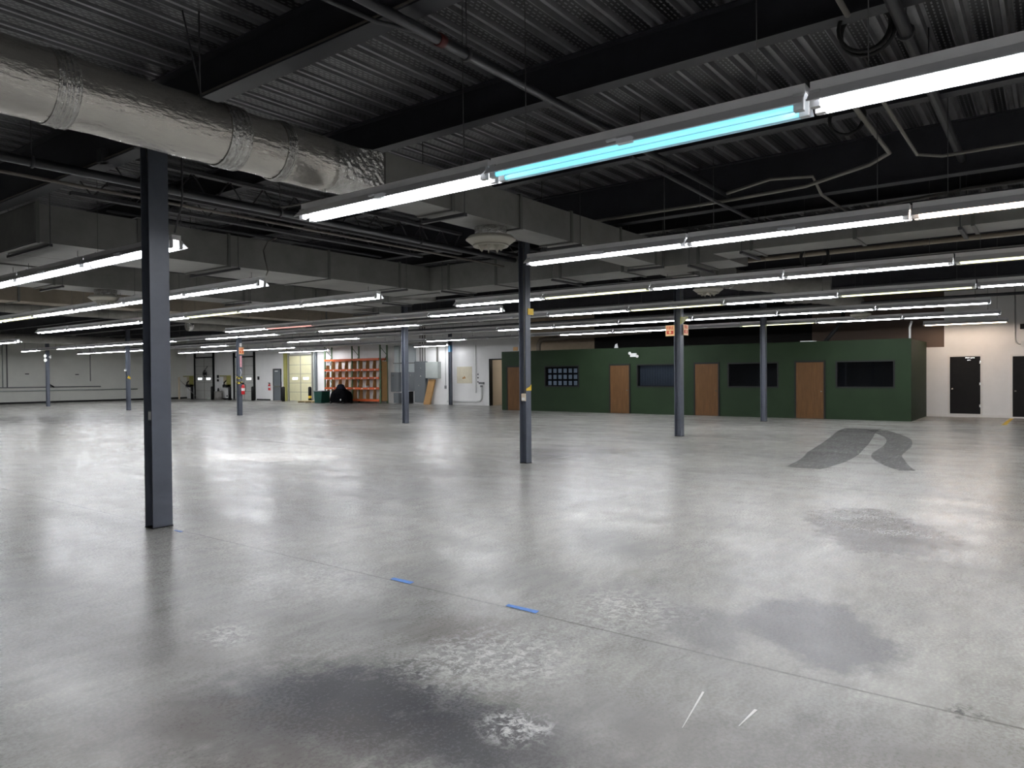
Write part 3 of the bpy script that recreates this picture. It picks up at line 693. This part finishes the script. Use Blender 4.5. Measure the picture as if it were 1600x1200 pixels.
for i, (a, c) in enumerate(wins):
    lab = ['left office window with a painted-in pale grid of reflections', 'office window with grey vertical blinds behind the sign column', 'dark office window behind the slim column near the office', 'dark office window at the right end of the green wall'][i]
    t = struct_empty(f'window_{i+1}', (XG, a, WZ0), lab, 'window')
    w_, h_ = c-a, WZ1-WZ0; e = .045
    part(t, 'window_frame', MB().box(-.012, .15, -.01, e, -.02, h_+.01).box(-.012, .15, w_-e, w_+.01, -.02, h_+.01).box(-.012, .15, e, w_-e, -.02, e-.01).box(-.012, .15, e, w_-e, h_-e, h_+.01), 'black')
    part(t, 'pane', MB().box(.06, .068, e, w_-e, e-.01, h_-e), 'glass')
    if i == 0:
        bl = MB()
        for r_ in range(3):
            for q in range(6):
                y0 = e+.05+q*(w_-2*e-.1)/6; z0 = .06+r_*.28
                bl.box(.075, .08, y0+.045, y0+(w_-2*e-.1)/6-.055, z0+.01, z0+.20)
        part(t, 'reflection_panel', bl, 'pane_reflection')  # pale panels behind the glass stand in for a reflected grid
    elif i == 1:
        bl = MB()
        for q in range(14): bl.box(.20, .205, e+.01+q*.117, e+.01+q*.117+.108, .05, h_-.05)
        part(t, 'vertical_blind', bl, 'blind')
struct('wall_office_added_dark_backing', MB().box(XG+1.3, XG+1.38, OYR+.141, OYL-.141, 0, OH-.17), 'darkwall', label='added dark backing that makes the office windows look black', cat='wall')  # dark sheet added so the office interior reads as unlit
doors = [(20.15, 21.05, 'wooden office door half hidden behind the outlet box column'), (14.53, 15.44, 'wooden office door below the white emergency light'),
         (10.61, 11.56, 'wooden office door just right of the sign column'), (6.68, 7.64, 'wooden office door right of the slim column')]
def wood_door(n, a, c, lab, k):
    t = struct_empty(f'door_{n}', (XG, a, 0), lab, 'door')
    w_ = c-a; h_ = 2.06
    part(t, 'door_frame', MB().box(-.03, -.0005, -.06, .0, 0, h_+.07).box(-.03, -.0005, w_, w_+.06, 0, h_+.07).box(-.03, -.0005, 0, w_, h_, h_+.07), 'black')
    part(t, 'door_panel', MB().box(-.02, -.001, .0, w_, .01, h_), 'wood')
    o = part(t, 'door_knob', MB().tube([(-.02, .07, 1.0), (-.055, .07, 1.0)], .014, 10).lathe([(0, -.03), (.026, -.02), (.032, 0), (.026, .02), (0, .03)], 14, (-.07, .07, 1.0)), 'chrome')
for i, d_ in enumerate(doors): wood_door(i+1, d_[0], d_[1], d_[2], i)
t = thing('emergency_light', 'white twin-head emergency light high on the green office wall', 'emergency light', (XG-.001, 14.3, 2.42))
part(t, 'battery_case', MB().box(-.08, 0, -.14, .14, 0, .15), 'white')
for sy in (-.19, .16): part(t, 'lamp_head', MB().tube([(-.05, sy, .04 if sy < 0 else .17), (-.13, sy-.03, .02 if sy < 0 else .15)], [.04, .065], 14), 'white')
t = thing('paper_debris', 'pale torn paper stuck to the wall above the office edge', 'paper', (XG+.3, 15.2, OH-.03)); part(t, 'scrap', MB().prism([(0, 0), (.22, .02), (.16, .2), (.06, .24)], 'x', 0, .01), 'white')
t = thing('cable_bundle', 'black cable bundle dropping onto the office roof at right', 'cable', (XG+.6, 6.2, OH-.03)); part(t, 'cable', MB().tube([(0, .6, .0), (0, .3, .35), (.05, 0, .75), (.05, -.05, 1.1)], .07, 8), 'rubber')
solid('ceiling_tile', 'white strip lying on the edge of the office roof', 'strip', MB().box(0, .3, 0, .5, 0, .03), 'white', loc=(XG+.02, 7.0, OH+.001))
solid('white_pipe_stub', 'white pipe stub standing at the right office roof corner', 'pipe', MB().tube([(0, 0, 0), (0, 0, .38), (0, -.06, .6)], .035, 10), 'white', loc=(XG+.2, OYR+.07, OH-.001))

# ------------------------------------------------------------------ back wall, right part
def black_door(n, a, c, z0, h_, lab, louv):
    t = struct_empty(f'door_{n}', (XB, a, 0), lab, 'door')
    w_ = c-a; e = .06
    part(t, 'door_frame', MB().box(-.04, -.0005, -e, 0, 0, z0+h_+e).box(-.04, -.0005, w_, w_+e, 0, z0+h_+e).box(-.04, -.0005, 0, w_, z0+h_, z0+h_+e).box(-.05, -.0005, 0, w_, 0, z0), 'frame_white')
    p = part(t, 'door_panel', MB().box(-.03, -.001, .004, w_-.004, z0+.004, z0+h_-.004), 'blackdoor')
    part(t, 'door_knob', MB().tube([(-.03, w_-.09, z0+.92), (-.07, w_-.09, z0+.92)], .012, 8).lathe([(0, -.03), (.03, -.02), (.036, 0), (.03, .02), (0, .03)], 14, (-.085, w_-.09, z0+.92)), 'chrome')
    if not louv: part(t, 'door_closer', MB().box(-.09, -.031, .18, .46, z0+h_-.07, z0+h_-.035).box(-.08, -.031, .30, .40, z0+h_-.15, z0+h_-.12), 'chrome')
    else:
        lv = MB()
        for i in range(4): lv.box(-.04, -.031, .25, w_-.25, z0+h_-.25-i*.13, z0+h_-.22-i*.13)
        part(t, 'louver', lv, 'black')
    for z in (.25, 1.05, 1.85): part(t, 'hinge', MB().box(-.045, -.031, -.01, .03, z0+z, z0+z+.1), 'chrome')
black_door(5, 2.16, 3.12, .12, 2.11, 'black flush door with closer in the white wall at right', False)
black_door(6, .22, 1.20, .05, 2.16, 'black louvred door cut by the right picture edge', True)
solid('wall_box', 'small white box with conduit beside the louvred black door', 'box', MB().box(-.07, 0, -.09, .09, -.1, .1), 'white', loc=(XB-.001, .86, 2.63))
run('wall_conduit', 'grey conduit bending to the small box above the louvred door', 'conduit', [(XB-.03, 1.13, 4.6), (XB-.03, 1.13, 2.8), (XB-.03, 1.10, 2.69), (XB-.03, 1.02, 2.63), (XB-.03, .96, 2.63)], .022, 'conduit_white')
solid('wall_speaker', 'small dark speaker high on the wall at the right edge', 'speaker', MB().box(-.12, 0, -.12, .12, -.09, .09), 'black', loc=(XB-.001, .86, 3.25))

# floor markings
def flat(name, poly, m_, z, label, cat, kind='structure'):
    mb = MB(); mb.prism(poly, 'z', z, z+.0012)
    o = part(None, name, mb, m_); o['kind'] = kind; o['label'] = label; o['category'] = cat; return o
flat('floor_marking_yellow', [(27.1, 1.20), (31.1, 1.16), (31.1, 1.27), (27.1, 1.33)], 'yellowline', .001, 'yellow floor line beside the black doors', 'floor marking')
def track(label, c, w_):
    mb = MB(); P = [Vector((*p, 0)) for p in c]; out = []
    for i in range(len(P)-1):
        p0 = P[max(i-1, 0)]; p1 = P[i]; p2 = P[i+1]; p3 = P[min(i+2, len(P)-1)]
        for s_ in range(8):
            u = s_/8; out.append(.5*((2*p1)+(-p0+p2)*u+(2*p0-5*p1+4*p2-p3)*u*u+(-p0+3*p1-3*p2+p3)*u**3))
    out.append(P[-1]); vs = []
    for i, p in enumerate(out):
        t_ = (out[min(i+1, len(out)-1)]-out[max(i-1, 0)]).normalized(); n_ = Vector((-t_.y, t_.x, 0))
        f = w_(i/(len(out)-1)); vs += [(p+n_*f/2), (p-n_*f/2)]
    vs = [(v.x, v.y, .0022) for v in vs]
    mb.add(vs, [(2*i, 2*i+1, 2*i+3, 2*i+2) for i in range(len(out)-1)])
    o = part(None, 'floor_marking_tyre', mb, 'tyre'); o['kind'] = 'structure'; o['label'] = label; o['category'] = 'tyre mark'
track('wide dark tyre track left of the pair before the office', [(13.2, 3.55), (14.6, 3.55), (16.5, 3.75), (18.5, 3.98), (20.5, 4.25), (22.3, 4.5), (23.4, 4.55)], lambda f: .98*min(1, .6+f*1.4))
track('narrow curved dark tyre track right of the pair before the office', [(13.8, 2.0), (14.7, 2.35), (16.2, 2.72), (18.3, 2.85), (20.3, 3.15), (22.0, 3.72), (22.9, 4.1)], lambda f: .55*min(1, .45+f*2.2))
for i, (x0, x1, y0, y1, lab) in enumerate([(4.125, 4.185, 4.16, 4.40, 'blue tape strip on the floor joint, nearer the big column'), (4.13, 4.185, 2.92, 3.20, 'blue tape strip on the floor joint, nearest the viewpoint'), (4.07, 4.10, 7.60, 7.76, 'short blue tape mark at the foot of the big column')]):
    solid('floor_tape', lab, 'tape', MB().prism([(x0, y0), (x1, y0+.01), (x1-.006, y1), (x0+.004, y1-.01)], 'z', .001, .003), 'bluetape', group='blue tape marks on the floor')
for (a, c, w_, lab) in [((3.62, 1.48), (3.19, 1.41), .012, 'long white scratch of dried paint on the floor in front'), ((3.58, 1.19), (3.36, 1.2), .016, 'short white paint scratch on the floor in front')]:
    d_ = Vector((c[0]-a[0], c[1]-a[1])); n_ = Vector((-d_.y, d_.x)).normalized()*w_/2
    flat('floor_marking_scratch', [(a[0]+n_.x, a[1]+n_.y), (a[0]-n_.x, a[1]-n_.y), (c[0]-n_.x*.3, c[1]-n_.y*.3), (c[0]+n_.x*.3, c[1]+n_.y*.3)], 'frame_white', .001, lab, 'floor marking')

# ------------------------------------------------------------------ corridor opening
t = struct_empty('door_7', (XB, OY0, 0), 'open dark framed doorway into a lit beige corridor', 'doorway')
w_ = OY1-OY0
part(t, 'door_frame', MB().box(-.03, .22, 0, .06, 0, OZ).box(-.03, .22, w_-.06, w_, 0, OZ).box(-.03, .22, .06, w_-.06, OZ-.07, OZ), 'black')
struct('wall_corridor', MB().box(XB+.201, XB+4.6, OY1, OY1+.12, 0, 2.75).box(XB+.201, XB+4.6, OY0-.5, OY0-.38, 0, 2.75).box(XB+4.6, XB+4.7, OY0-.5, OY1+.12, 0, 2.75), 'hall', label='beige walls of the corridor beyond the doorway', cat='wall')
struct('ceiling_corridor', MB().box(XB+.201, XB+4.7, OY0-.5, OY1+.12, 2.75, 2.8), 'hall', label='ceiling of the corridor beyond the doorway', cat='ceiling')
t = thing('corridor_light', 'bright ceiling light inside the corridor beyond the doorway', 'ceiling light', (XB+1.9, OY0+.55, 2.66))
part(t, 'lamp_housing', MB().box(-.6, .6, -.15, .15, .04, .088), 'frame_white'); part(t, 'lamp_diffuser', MB().box(-.58, .58, -.13, .13, 0, .04), 'corridor_lamp')
t = struct_empty('door_8', (XB+1.2, OY1-.002, 0), 'dark framed inner door jamb inside the corridor', 'door jamb'); part(t, 'door_frame', MB().box(0, .1, -.07, 0, 0, 2.35).box(0, .1, -1.4, -.07, 2.28, 2.35), 'black')

# ------------------------------------------------------------------ back wall, service gear
X = XB-.001
def cabinet(name, label, cat, y0, y1, z0, z1, d, m_, seams=(), knobs=()):
    t = thing(name, label, cat, (X, y0, z0), None)
    w_, h_ = y1-y0, z1-z0
    part(t, 'enclosure', MB().box(-d, 0, 0, w_, 0, h_), m_)
    part(t, 'cover', MB().box(-d-.012, -d-.0005, .03, w_-.03, .03, h_-.03), m_)
    for (ky, kz) in knobs: part(t, 'latch', MB().box(-d-.03, -d-.013, ky-.03, ky+.03, kz-.03, kz+.03), 'chrome')
    return t
cabinet('electrical_cabinet', 'tall grey electrical cabinet with white labels, beside the leaning board', 'cabinet', 29.8, 30.68, .12, 2.55, .22, 'elec', knobs=[(.35, 2.05), (.35, 1.55), (.5, 1.0)])
cabinet('breaker_cabinet', 'grey electrical panel left of the tall grey cabinet', 'cabinet', 30.7, 31.22, .78, 1.92, .2, 'elec', knobs=[(.3, .95)])
cabinet('switch_box', 'grey switch box farthest left of the electrical gear, near rack', 'cabinet', 32.02, 32.72, .73, 1.92, .22, 'elec', knobs=[(.45, .98)])
cabinet('transformer_box', 'small grey box below the left switch box', 'cabinet', 32.0, 32.45, .04, .66, .25, 'elec')
cabinet('transformer_box', 'dark low box behind the electrical column', 'cabinet', 31.0, 31.6, .04, .75, .3, 'black')
cabinet('junction_cabinet', 'pale grey square cabinet above the leaning board', 'cabinet', 28.72, 29.72, 1.54, 2.5, .28, 'elec_pale')
cabinet('meter_box', 'narrow dark meter boxes between the grey panels', 'cabinet', 31.3, 31.5, 1.1, 1.95, .15, 'black')
for (a, c, lab) in [(32.1, 32.5, 'galvanised wireway rising above the left switch box'), (30.75, 31.35, 'galvanised wireway rising behind the electrical panel')]:
    solid('wireway', lab, 'wireway', MB().box(-.12, 0, a, c, 1.93, 3.55), 'wireway', loc=(X, 0, 0))
solid('wireway', 'dark thin wireway running level above the grey cabinets', 'wireway', MB().box(-.1, 0, 30.7, 32.5, 2.44, 2.50), 'galv_dark', loc=(X-.13, 0, 0))
for i, yy in enumerate((29.95, 30.15, 30.35)):
    run('wall_conduit', f'grey conduit rising from the tall cabinet, {ORD[i]} from the right', 'conduit', [(X-.06, yy, 2.56), (X-.06, yy, 4.6)], .03, 'conduit', 'conduits above the tall cabinet')
run('wall_conduit', 'grey conduit rising from the pale square cabinet', 'conduit', [(X-.08, 28.95, 2.51), (X-.08, 28.95, 3.45), (X-.08, 29.3, 3.5), (X-.08, 29.8, 3.5)], .05, 'conduit')
t = solid('leaning_board', 'long brown board leaning on the wall below the pale cabinet', 'board', MB().prism([(0, 0), (.5, 0), (.5-.16, 1.5), (-.16+.0, 1.5)], 'x', 0, .10), 'cardboard', loc=(X-.45, 29.25, .002)); t.rotation_euler = (0, .2, 0)
solid('wall_board', 'beige square board with brown stains on white wall', 'board', MB().box(-.02, 0, 0, 1.12, 0, .95), 'pale', loc=(X, 26.35, 1.24))
bd = bpy.data.objects['wall_board']
part(bd, 'stain', MB().prism([(.45, .28), (.72, .25), (.68, .36), (.6, .34), (.56, .44), (.5, .36)], 'x', -.023, -.0205), 'board')
t = thing('wall_device', 'dark wall device with curved conduit right of the beige board', 'device', (X, 25.46, 1.2))
part(t, 'device_body', MB().box(-.1, 0, 0, .34, 0, .11), 'grey'); part(t, 'device_plug', MB().box(-.08, 0, .12, .24, -.18, -.07), 'grey')
run('wall_conduit', 'pale conduit along the wall foot curving up to the dark device', 'conduit', [(X-.05, 28.2, .2), (X-.05, 26.0, .2), (X-.05, 25.75, .24), (X-.05, 25.64, .36), (X-.05, 25.62, .6), (X-.05, 25.62, 1.03)], .05, 'conduit_white')
for yy, zz, lab in [(25.9, 1.75, 'small black wall hook highest beside the doorway'), (25.9, 1.55, 'small black wall hook middle beside the doorway'), (25.9, 1.32, 'small black wall hook lowest beside the doorway')]:
    solid('wall_hook', lab, 'hook', MB().box(-.04, 0, -.03, .03, -.03, .03), 'black', loc=(X, yy, zz))
run('wall_conduit', 'thin vertical conduit between blue column and doorway', 'conduit', [(X-.02, 26.05, .7), (X-.02, 26.05, 3.4)], .018, 'conduit_white')
solid('exit_sign', 'small orange lit sign above the left office corner', 'sign', MB().box(-.05, 0, -.14, .14, -.1, .1), 'signface', loc=(X, 23.25, 3.1))
solid('wall_switch', 'small grey switch box left of the wall column', 'switch', MB().box(-.06, 0, -.06, .06, -.09, .09), 'grey', loc=(X, 28.35, 1.02))
run('wall_conduit', 'thin white conduit left of the wall column', 'conduit', [(X-.02, 28.35, 1.12), (X-.02, 28.35, 3.5)], .02, 'conduit_white')

# pallet rack
R0, R1_, RF, RBk = 33.11, 38.39, 30.46, 31.10
t = thing('pallet_rack', 'orange and green pallet rack with brown cubbyhole dividers', 'rack', (RF, R0, 0))
Wd = R1_-R0; D_ = RBk-RF; midy = 35.71-R0
for yy in (0, midy, Wd):
    for xx in (0, D_-.07): part(t, 'upright', MB().box(xx, xx+.07, yy-.04, yy+.04, 0, 3.62), 'rackgreen')
    part(t, 'brace', MB().tube([(.04, yy, .3), (D_-.04, yy, 1.2)], .018, 6).tube([(D_-.04, yy, 1.2), (.04, yy, 2.1)], .018, 6).tube([(.04, yy, 2.1), (D_-.04, yy, 3.0)], .018, 6).tube([(D_-.04, yy, 3.0), (.04, yy, 3.5)], .018, 6), 'rackgreen')
zs = [.13, .865, 1.51, 2.03, 2.68]
for z in zs:
    for (a, c) in ((.04, midy-.04), (midy+.04, Wd-.04)):
        part(t, 'beam', MB().box(-.045, .02, a, c, z, z+.13), 'orange'); part(t, 'beam', MB().box(D_-.02, D_+.02, a, c, z, z+.13), 'orange')
for i, z in enumerate(zs[:4]):
    for (a, c) in ((.04, midy-.04), (midy+.04, Wd-.04)):
        part(t, 'shelf_board', MB().box(.021, D_-.021, a, c, z+.08, z+.11), 'board')
        for q in range(5):
            f = [.03, .25, .5, .75, .97][q]; yy = a+(c-a)*f
            part(t, 'divider', MB().prism([(.03, z+.111), (.31, z+.111), (.31, zs[i+1]-.02), (.10, zs[i+1]-.02), (.03, z+.111+.2)], 'y', yy-.012, yy+.012), 'board')
tg = MB()
for z in (.865, 1.51, 2.03):
    for yy in (.35, .95, 1.55, 2.3, 3.0, 3.6, 4.3): tg.box(-.05, -.0455, yy, yy+.09, z+.02, z+.09)
part(t, 'shelf_tag', tg, 'white')
part(t, 'side_board', MB().box(.12, D_-.1, -.07, -.045, .15, 2.6), 'cardboard')
solid('white_carton', 'white carton on the top left shelf of the rack', 'box', MB().box(0, .2, 0, .4, 0, .2), 'white', loc=(RF+.05, 37.85, 2.13+.29))
solid('paper_stack', 'white papers on the lower right shelf of the rack', 'paper', MB().box(0, .25, 0, .3, 0, .10), 'white', loc=(RF-.04, 34.35, .865+.131))
t = thing('yellow_rack_post', 'olive yellow post at the left edge of the cream dock door', 'post', (X, 43.45, 0)); part(t, 'post_shaft', MB().box(-.12, 0, 0, .3, 0, 3.75), 'ygreen'); part(t, 'post_plate', MB().box(-.16, 0, -.03, .33, 0, .02), 'ygreen')
t = thing('rack_cage_post', 'dark narrow post at the right edge of the cream dock door', 'post', (X, 40.1, 0)); part(t, 'post_shaft', MB().box(-.1, 0, 0, .14, 0, 3.6), 'elec'); part(t, 'post_cap', MB().box(-.11, 0, .2, .32, 0, 3.6), 'elec_pale')

# dock doors
def dock(n, lab, y0, y1, z1, m_, wz, split=True, tracks='black', rows=5):
    t = struct_empty(f'door_{n}', (X, y0, 0), lab, 'dock door')
    w_ = y1-y0
    part(t, 'door_panel', MB().box(-.05, 0, 0, w_, .03, z1), m_)
    sm = MB()
    for i in range(1, rows): sm.box(-.056, -.0502, 0, w_, z1*i/rows-.012, z1*i/rows+.012)
    if split: sm.box(-.058, -.0502, w_/2-.03, w_/2+.03, .03, z1)
    part(t, 'panel_seam', sm, 'seam')
    for f in (.27, .75): part(t, 'door_window', MB().box(-.062, -.0502, w_*f-.32, w_*f+.28, wz, wz+.16), 'daylight')
    part(t, 'door_track', MB().box(-.12, 0, -.13, -.001, 0, z1+.4).box(-.12, 0, w_+.001, w_+.13, 0, z1+.4), tracks)
    part(t, 'door_header', MB().box(-.1, 0, 0, w_, z1+.001, z1+.1), tracks)
dock(9, 'cream panelled dock door left of the rack', 40.62, 43.14, 3.16, 'cream', 1.50, tracks='seam')
dock(10, 'grey white dock door behind the extinguisher column', 47.45, 49.95, 3.18, 'dockgrey', 1.50)
dock(11, 'grey white dock door farthest left on the back wall', 52.95, 55.55, 3.25, 'dockgrey', 1.52)
t = struct_empty('door_12', (X, 44.2, 0), 'dark steel entry door with panic bar, beside the dock doors', 'door')
part(t, 'door_frame', MB().box(-.05, 0, -.06, 0, 0, 2.28).box(-.05, 0, .85, .91, 0, 2.28).box(-.05, 0, 0, .85, 2.22, 2.28), 'black'); part(t, 'door_panel', MB().box(-.035, 0, .003, .847, .02, 2.217), 'elec')
part(t, 'panic_bar', MB().box(-.09, -.036, .06, .79, .98, 1.06), 'chrome'); part(t, 'door_closer', MB().box(-.09, -.036, .3, .6, 2.08, 2.15), 'white')
solid('wall_notice', 'white notice sheet on the wall right of the dark entry door', 'notice', MB().box(-.015, 0, 0, .28, 0, .5), 'white', loc=(X, 43.86, 1.35))
def bollard(lab, y, x=XB-.9, stripe=False):
    t = thing('bollard', lab, 'bollard', (x, y, 0), 'dock bollards')
    part(t, 'post_shaft', MB().lathe([(0, 0), (.11, 0), (.11, .96), (.07, 1.02), (0, 1.03)], 16), 'black')
    if stripe: part(t, 'yellow_band', MB().lathe([(.113, .25), (.113, .42)], 16).lathe([(.113, .05), (.113, .12)], 16), 'yellow')
for y, lab, st in [(56.2, 'black bollard left of the farthest left dock door', False), (53.2, 'black bollard right of the farthest left dock door', False), (50.75, 'black bollard left of the extinguisher column dock door', False), (47.7, 'black bollard right of the extinguisher column dock door', False), (40.95, 'black and yellow bollard before the cream dock door', True), (43.95, 'short black bollard right of the dark entry door', False)]:
    bollard(lab, y*(XB-.9)/XB, stripe=st)
def leveler(lab, y0, flip):
    t = thing('dock_light', lab, 'dock equipment', (X, y0, 1.0), 'dock door control arms')
    part(t, 'wall_bracket', MB().box(-.35, 0, 0, .07, 0, .85).box(-.35, 0, .07, 1.0, .78, .85), 'ygreen')
    part(t, 'backing_plate', MB().box(-.03, 0, .1, .98, .06, .76), 'beige')
    part(t, 'lamp_arm', MB().tube([(-.1, .15, .6), (-.4, .3, .3), (-.5, .15, .05)], .05, 8), 'black')
    part(t, 'rubber_pad', MB().box(-.42, -.02, .0, .5, -.08, .15), 'rubber')
leveler('tan dock bracket with black arm left of the farthest left dock door', 55.93, False)
leveler('tan dock bracket with black arm between the two grey dock doors', 50.55, False)
solid('dock_button_box', 'black twin button box right of the farthest left dock door', 'switch', MB().box(-.08, 0, -.08, .08, 0, .18).box(-.08, 0, -.08, .08, .28, .5), 'black', loc=(X, 52.3, 1.38))
solid('dock_button_box', 'black button box left of the wall extinguisher', 'switch', MB().box(-.08, 0, -.07, .07, 0, .25), 'black', loc=(X, 46.9, 1.5))
t = thing('dock_fan', 'dark fan hanging in front of the farthest left dock door', 'fan', (X-.3, 53.75, 2.0))
part(t, 'fan_cage', MB().tube([(.0, .26*math.cos(a*PI/12), .26*math.sin(a*PI/12)) for a in range(25)], .025, 6, caps=False), 'black'); part(t, 'fan_motor', MB().tube([(-.08, 0, 0), (.1, 0, 0)], .11, 14), 'black')
part(t, 'fan_blade', MB().prism([(-.03, .05), (.03, .05), (.08, .24), (-.06, .24)], 'x', -.01, .0).prism([(-.03, -.05), (.03, -.05), (.08, -.24), (-.06, -.24)], 'x', -.01, .0).prism([(.05, -.03), (.05, .03), (.24, .06), (.24, -.08)], 'x', -.01, .0).prism([(-.05, -.03), (-.05, .03), (-.24, .06), (-.24, -.08)], 'x', -.01, .0), 'rubber')
part(t, 'fan_arm', MB().tube([(.0, 0, .26), (.25, 0, .6)], .02, 6), 'black')
t = thing('steel_drum', 'grey drum between the two grey dock doors', 'drum', (XB-.5, 51.5, 0)); part(t, 'drum_body', MB().lathe([(0, 0), (.3, 0), (.3, .2), (.315, .22), (.3, .24), (.3, .42), (.315, .44), (.3, .46), (.3, .64), (.28, .64), (.28, .6), (0, .6)], 20), 'greywrap')
part(t, 'drum_contents', MB().lathe([(0, .9), (.06, .85), (.1, .6)], 8), 'rubber')
t = thing('small_cone', 'small dark cone by the dock bollard', 'cone', (XB-.5, 50.3, 0)); part(t, 'cone_body', MB().lathe([(.14, .02), (.03, .34), (0, .34)], 14), 'rubber'); part(t, 'cone_base', MB().box(-.17, .17, -.17, .17, 0, .025), 'rubber'); part(t, 'cone_band', MB().lathe([(.1, .14), (.068, .23)], 14), 'white')
solid('chock_block', 'pale block on the floor before the farthest left dock door', 'block', MB().prism([(0, 0), (.5, 0), (.44, .14), (.06, .14)], 'y', 0, .5), 'elec_pale', loc=(XB-.9, 51.9, 0))
t = thing('leaning_pole', 'pale pole with guy line standing near the left wall corner', 'pole', (29.6, 55.2, 0)); part(t, 'pole_shaft', MB().box(-.05, .05, -.05, .05, 0, 1.75), 'beige'); part(t, 'guy_line', MB().tube([(0, 0, 1.6), (.8, -1.4, .02)], .015, 6), 'grey')

# loose things on the floor at the back
t = thing('waste_bin', 'dark green waste bin left of the rack', 'bin', (29.7, 37.72, 0))
part(t, 'bin_body', MB().prism([(-.33, 0), (.33, 0), (.40, .74), (-.40, .74)], 'x', -.33, .33), 'bin'); part(t, 'bin_rim', MB().box(-.37, .37, -.43, .43, .741, .79), 'elec')
t = thing('covered_machine', 'black cloth covered machine standing before the rack', 'covered machine', (29.65, 35.75, 0))
cov = MB(); nn = 48; prof = [(1.0, .05), (1.0, .2), (.97, .4), (.93, .58), (.84, .72), (.62, .82), (.44, .92), (.36, 1.04), (.30, 1.14), (.18, 1.2), (0., 1.22)]
for (r_, z) in prof:
    for k in range(nn):
        a = 2*PI*k/nn; pl = 1+.055*math.sin(a*9+z*2)*(1.2-z)+.03*math.sin(a*17)
        sq = 1/max(abs(math.cos(a)), abs(math.sin(a)))**.5
        cov.v.append((.42*r_*pl*sq*math.cos(a), (.80*r_*pl*sq)*math.sin(a)+(.05 if z > .8 else 0), z))
for i in range(len(prof)-1):
    for k in range(nn): cov.f.append((i*nn+k, i*nn+(k+1) % nn, (i+1)*nn+(k+1) % nn, (i+1)*nn+k)); cov.smooth.append(True); cov.mi.append(1 if prof[i][1] > .85 else 0)
part(t, 'cloth_cover', cov, 'tarp', 'tarpblue')
for (dx, dy) in ((-.35, -.6), (-.35, .6), (.3, -.6), (.3, .6)): part(t, 'caster', MB().tube([(dx, dy-.03, .06), (dx, dy+.03, .06)], .06, 14), 'rubber')
part(t, 'white_wheel_cap', MB().tube([(-.48, -.5, .25), (-.5, -.5, .25)], .055, 14), 'white')
t = thing('wood_pallet', 'low wooden pallet on the floor before the cream dock door', 'pallet', (29.4, 38.35, 0), None)
for i in range(6): part(t, 'deck_board', MB().box(i*.2, i*.2+.14, 0, 1.5, .09, .11), 'pallet')
for j in (.0, .7, 1.41): part(t, 'stringer', MB().box(0, 1.14, j, j+.09, 0, .0895), 'pallet')

# left wall conduits
Y = YL-.001
run('wall_conduit', 'dark level conduit along the far left wall, upper of two', 'conduit', [(10, Y-.04, 1.16), (24.5, Y-.04, 1.1)], .04, 'grey')
run('wall_conduit', 'pale level conduit along the far left wall, lower of two', 'conduit', [(10, Y-.05, .9), (27.2, Y-.05, .86)], .045, 'elec_pale')
run('wall_conduit', 'thin vertical conduit at the left picture edge, left one', 'conduit', [(18.24, Y-.03, 1.15), (18.24, Y-.03, 4.6)], .035, 'elec_pale')
run('wall_conduit', 'thin vertical conduit at the left picture edge, right one', 'conduit', [(18.5, Y-.03, 1.15), (18.5, Y-.03, 4.6)], .035, 'grey')
run('wall_conduit', 'thin vertical conduit between the two leftmost columns', 'conduit', [(23.8, Y-.03, 1.5), (23.8, Y-.03, 4.6)], .03, 'grey')
t = thing('wall_bracket', 'black bracket on the left wall right of the leftmost column', 'bracket', (21.0, Y, 1.1)); part(t, 'bracket_arm', MB().tube([(0, -.05, .25), (.35, -.1, 0)], .05, 8), 'black'); part(t, 'bracket_plate', MB().box(-.12, .1, -.04, 0, .15, .35), 'black')
for (x, z, lab) in [(19.7, 2.05, 'small dark wall plate left of the leftmost column'), (22.9, 2.0, 'long dark slot high between the two leftmost columns')]:
    solid('wall_plate', lab, 'plate', MB().box(-.12, .12, -.02, 0, -.03, .03), 'black', loc=(x, Y, z))

# ------------------------------------------------------------------ camera, world, view
cam = bpy.data.cameras.new('camera'); co = bpy.data.objects.new('camera', cam); COL.objects.link(co)
yaw, pitch_, roll = math.radians(36.998), math.radians(-.697), math.radians(-.480)
fw = Vector((math.cos(yaw), math.sin(yaw), 0)); rt = Vector((math.sin(yaw), -math.cos(yaw), 0)); up = Vector((0, 0, 1))
F = fw*math.cos(pitch_)+up*math.sin(pitch_); U_ = up*math.cos(pitch_)-fw*math.sin(pitch_)
R = rt*math.cos(roll)+U_*math.sin(roll); U2 = U_*math.cos(roll)-rt*math.sin(roll)
mw = Matrix.Identity(4)
for i in range(3): mw[i][0] = R[i]; mw[i][1] = U2[i]; mw[i][2] = -F[i]
mw.translation = (0, 0, 1.68); co.matrix_world = mw
cam.sensor_width = 36; cam.lens = 36*1125.69/1600; cam.clip_end = 300; cam.clip_start = .05
SC.camera = co
w = bpy.data.worlds.new('world'); SC.world = w; w.use_nodes = True
w.node_tree.nodes['Background'].inputs[0].default_value = (.01, .01, .011, 1); w.node_tree.nodes['Background'].inputs[1].default_value = 0.
vs_ = SC.view_settings; vs_.view_transform = 'Standard'; vs_.look = 'None'; vs_.gamma = 1; vs_.use_curve_mapping = False; vs_.exposure = .2
SC.cycles.use_denoising = True
SC.cycles.max_bounces = 8; SC.cycles.diffuse_bounces = 5; SC.cycles.glossy_bounces = 4
SC.cycles.sample_clamp_indirect = 6
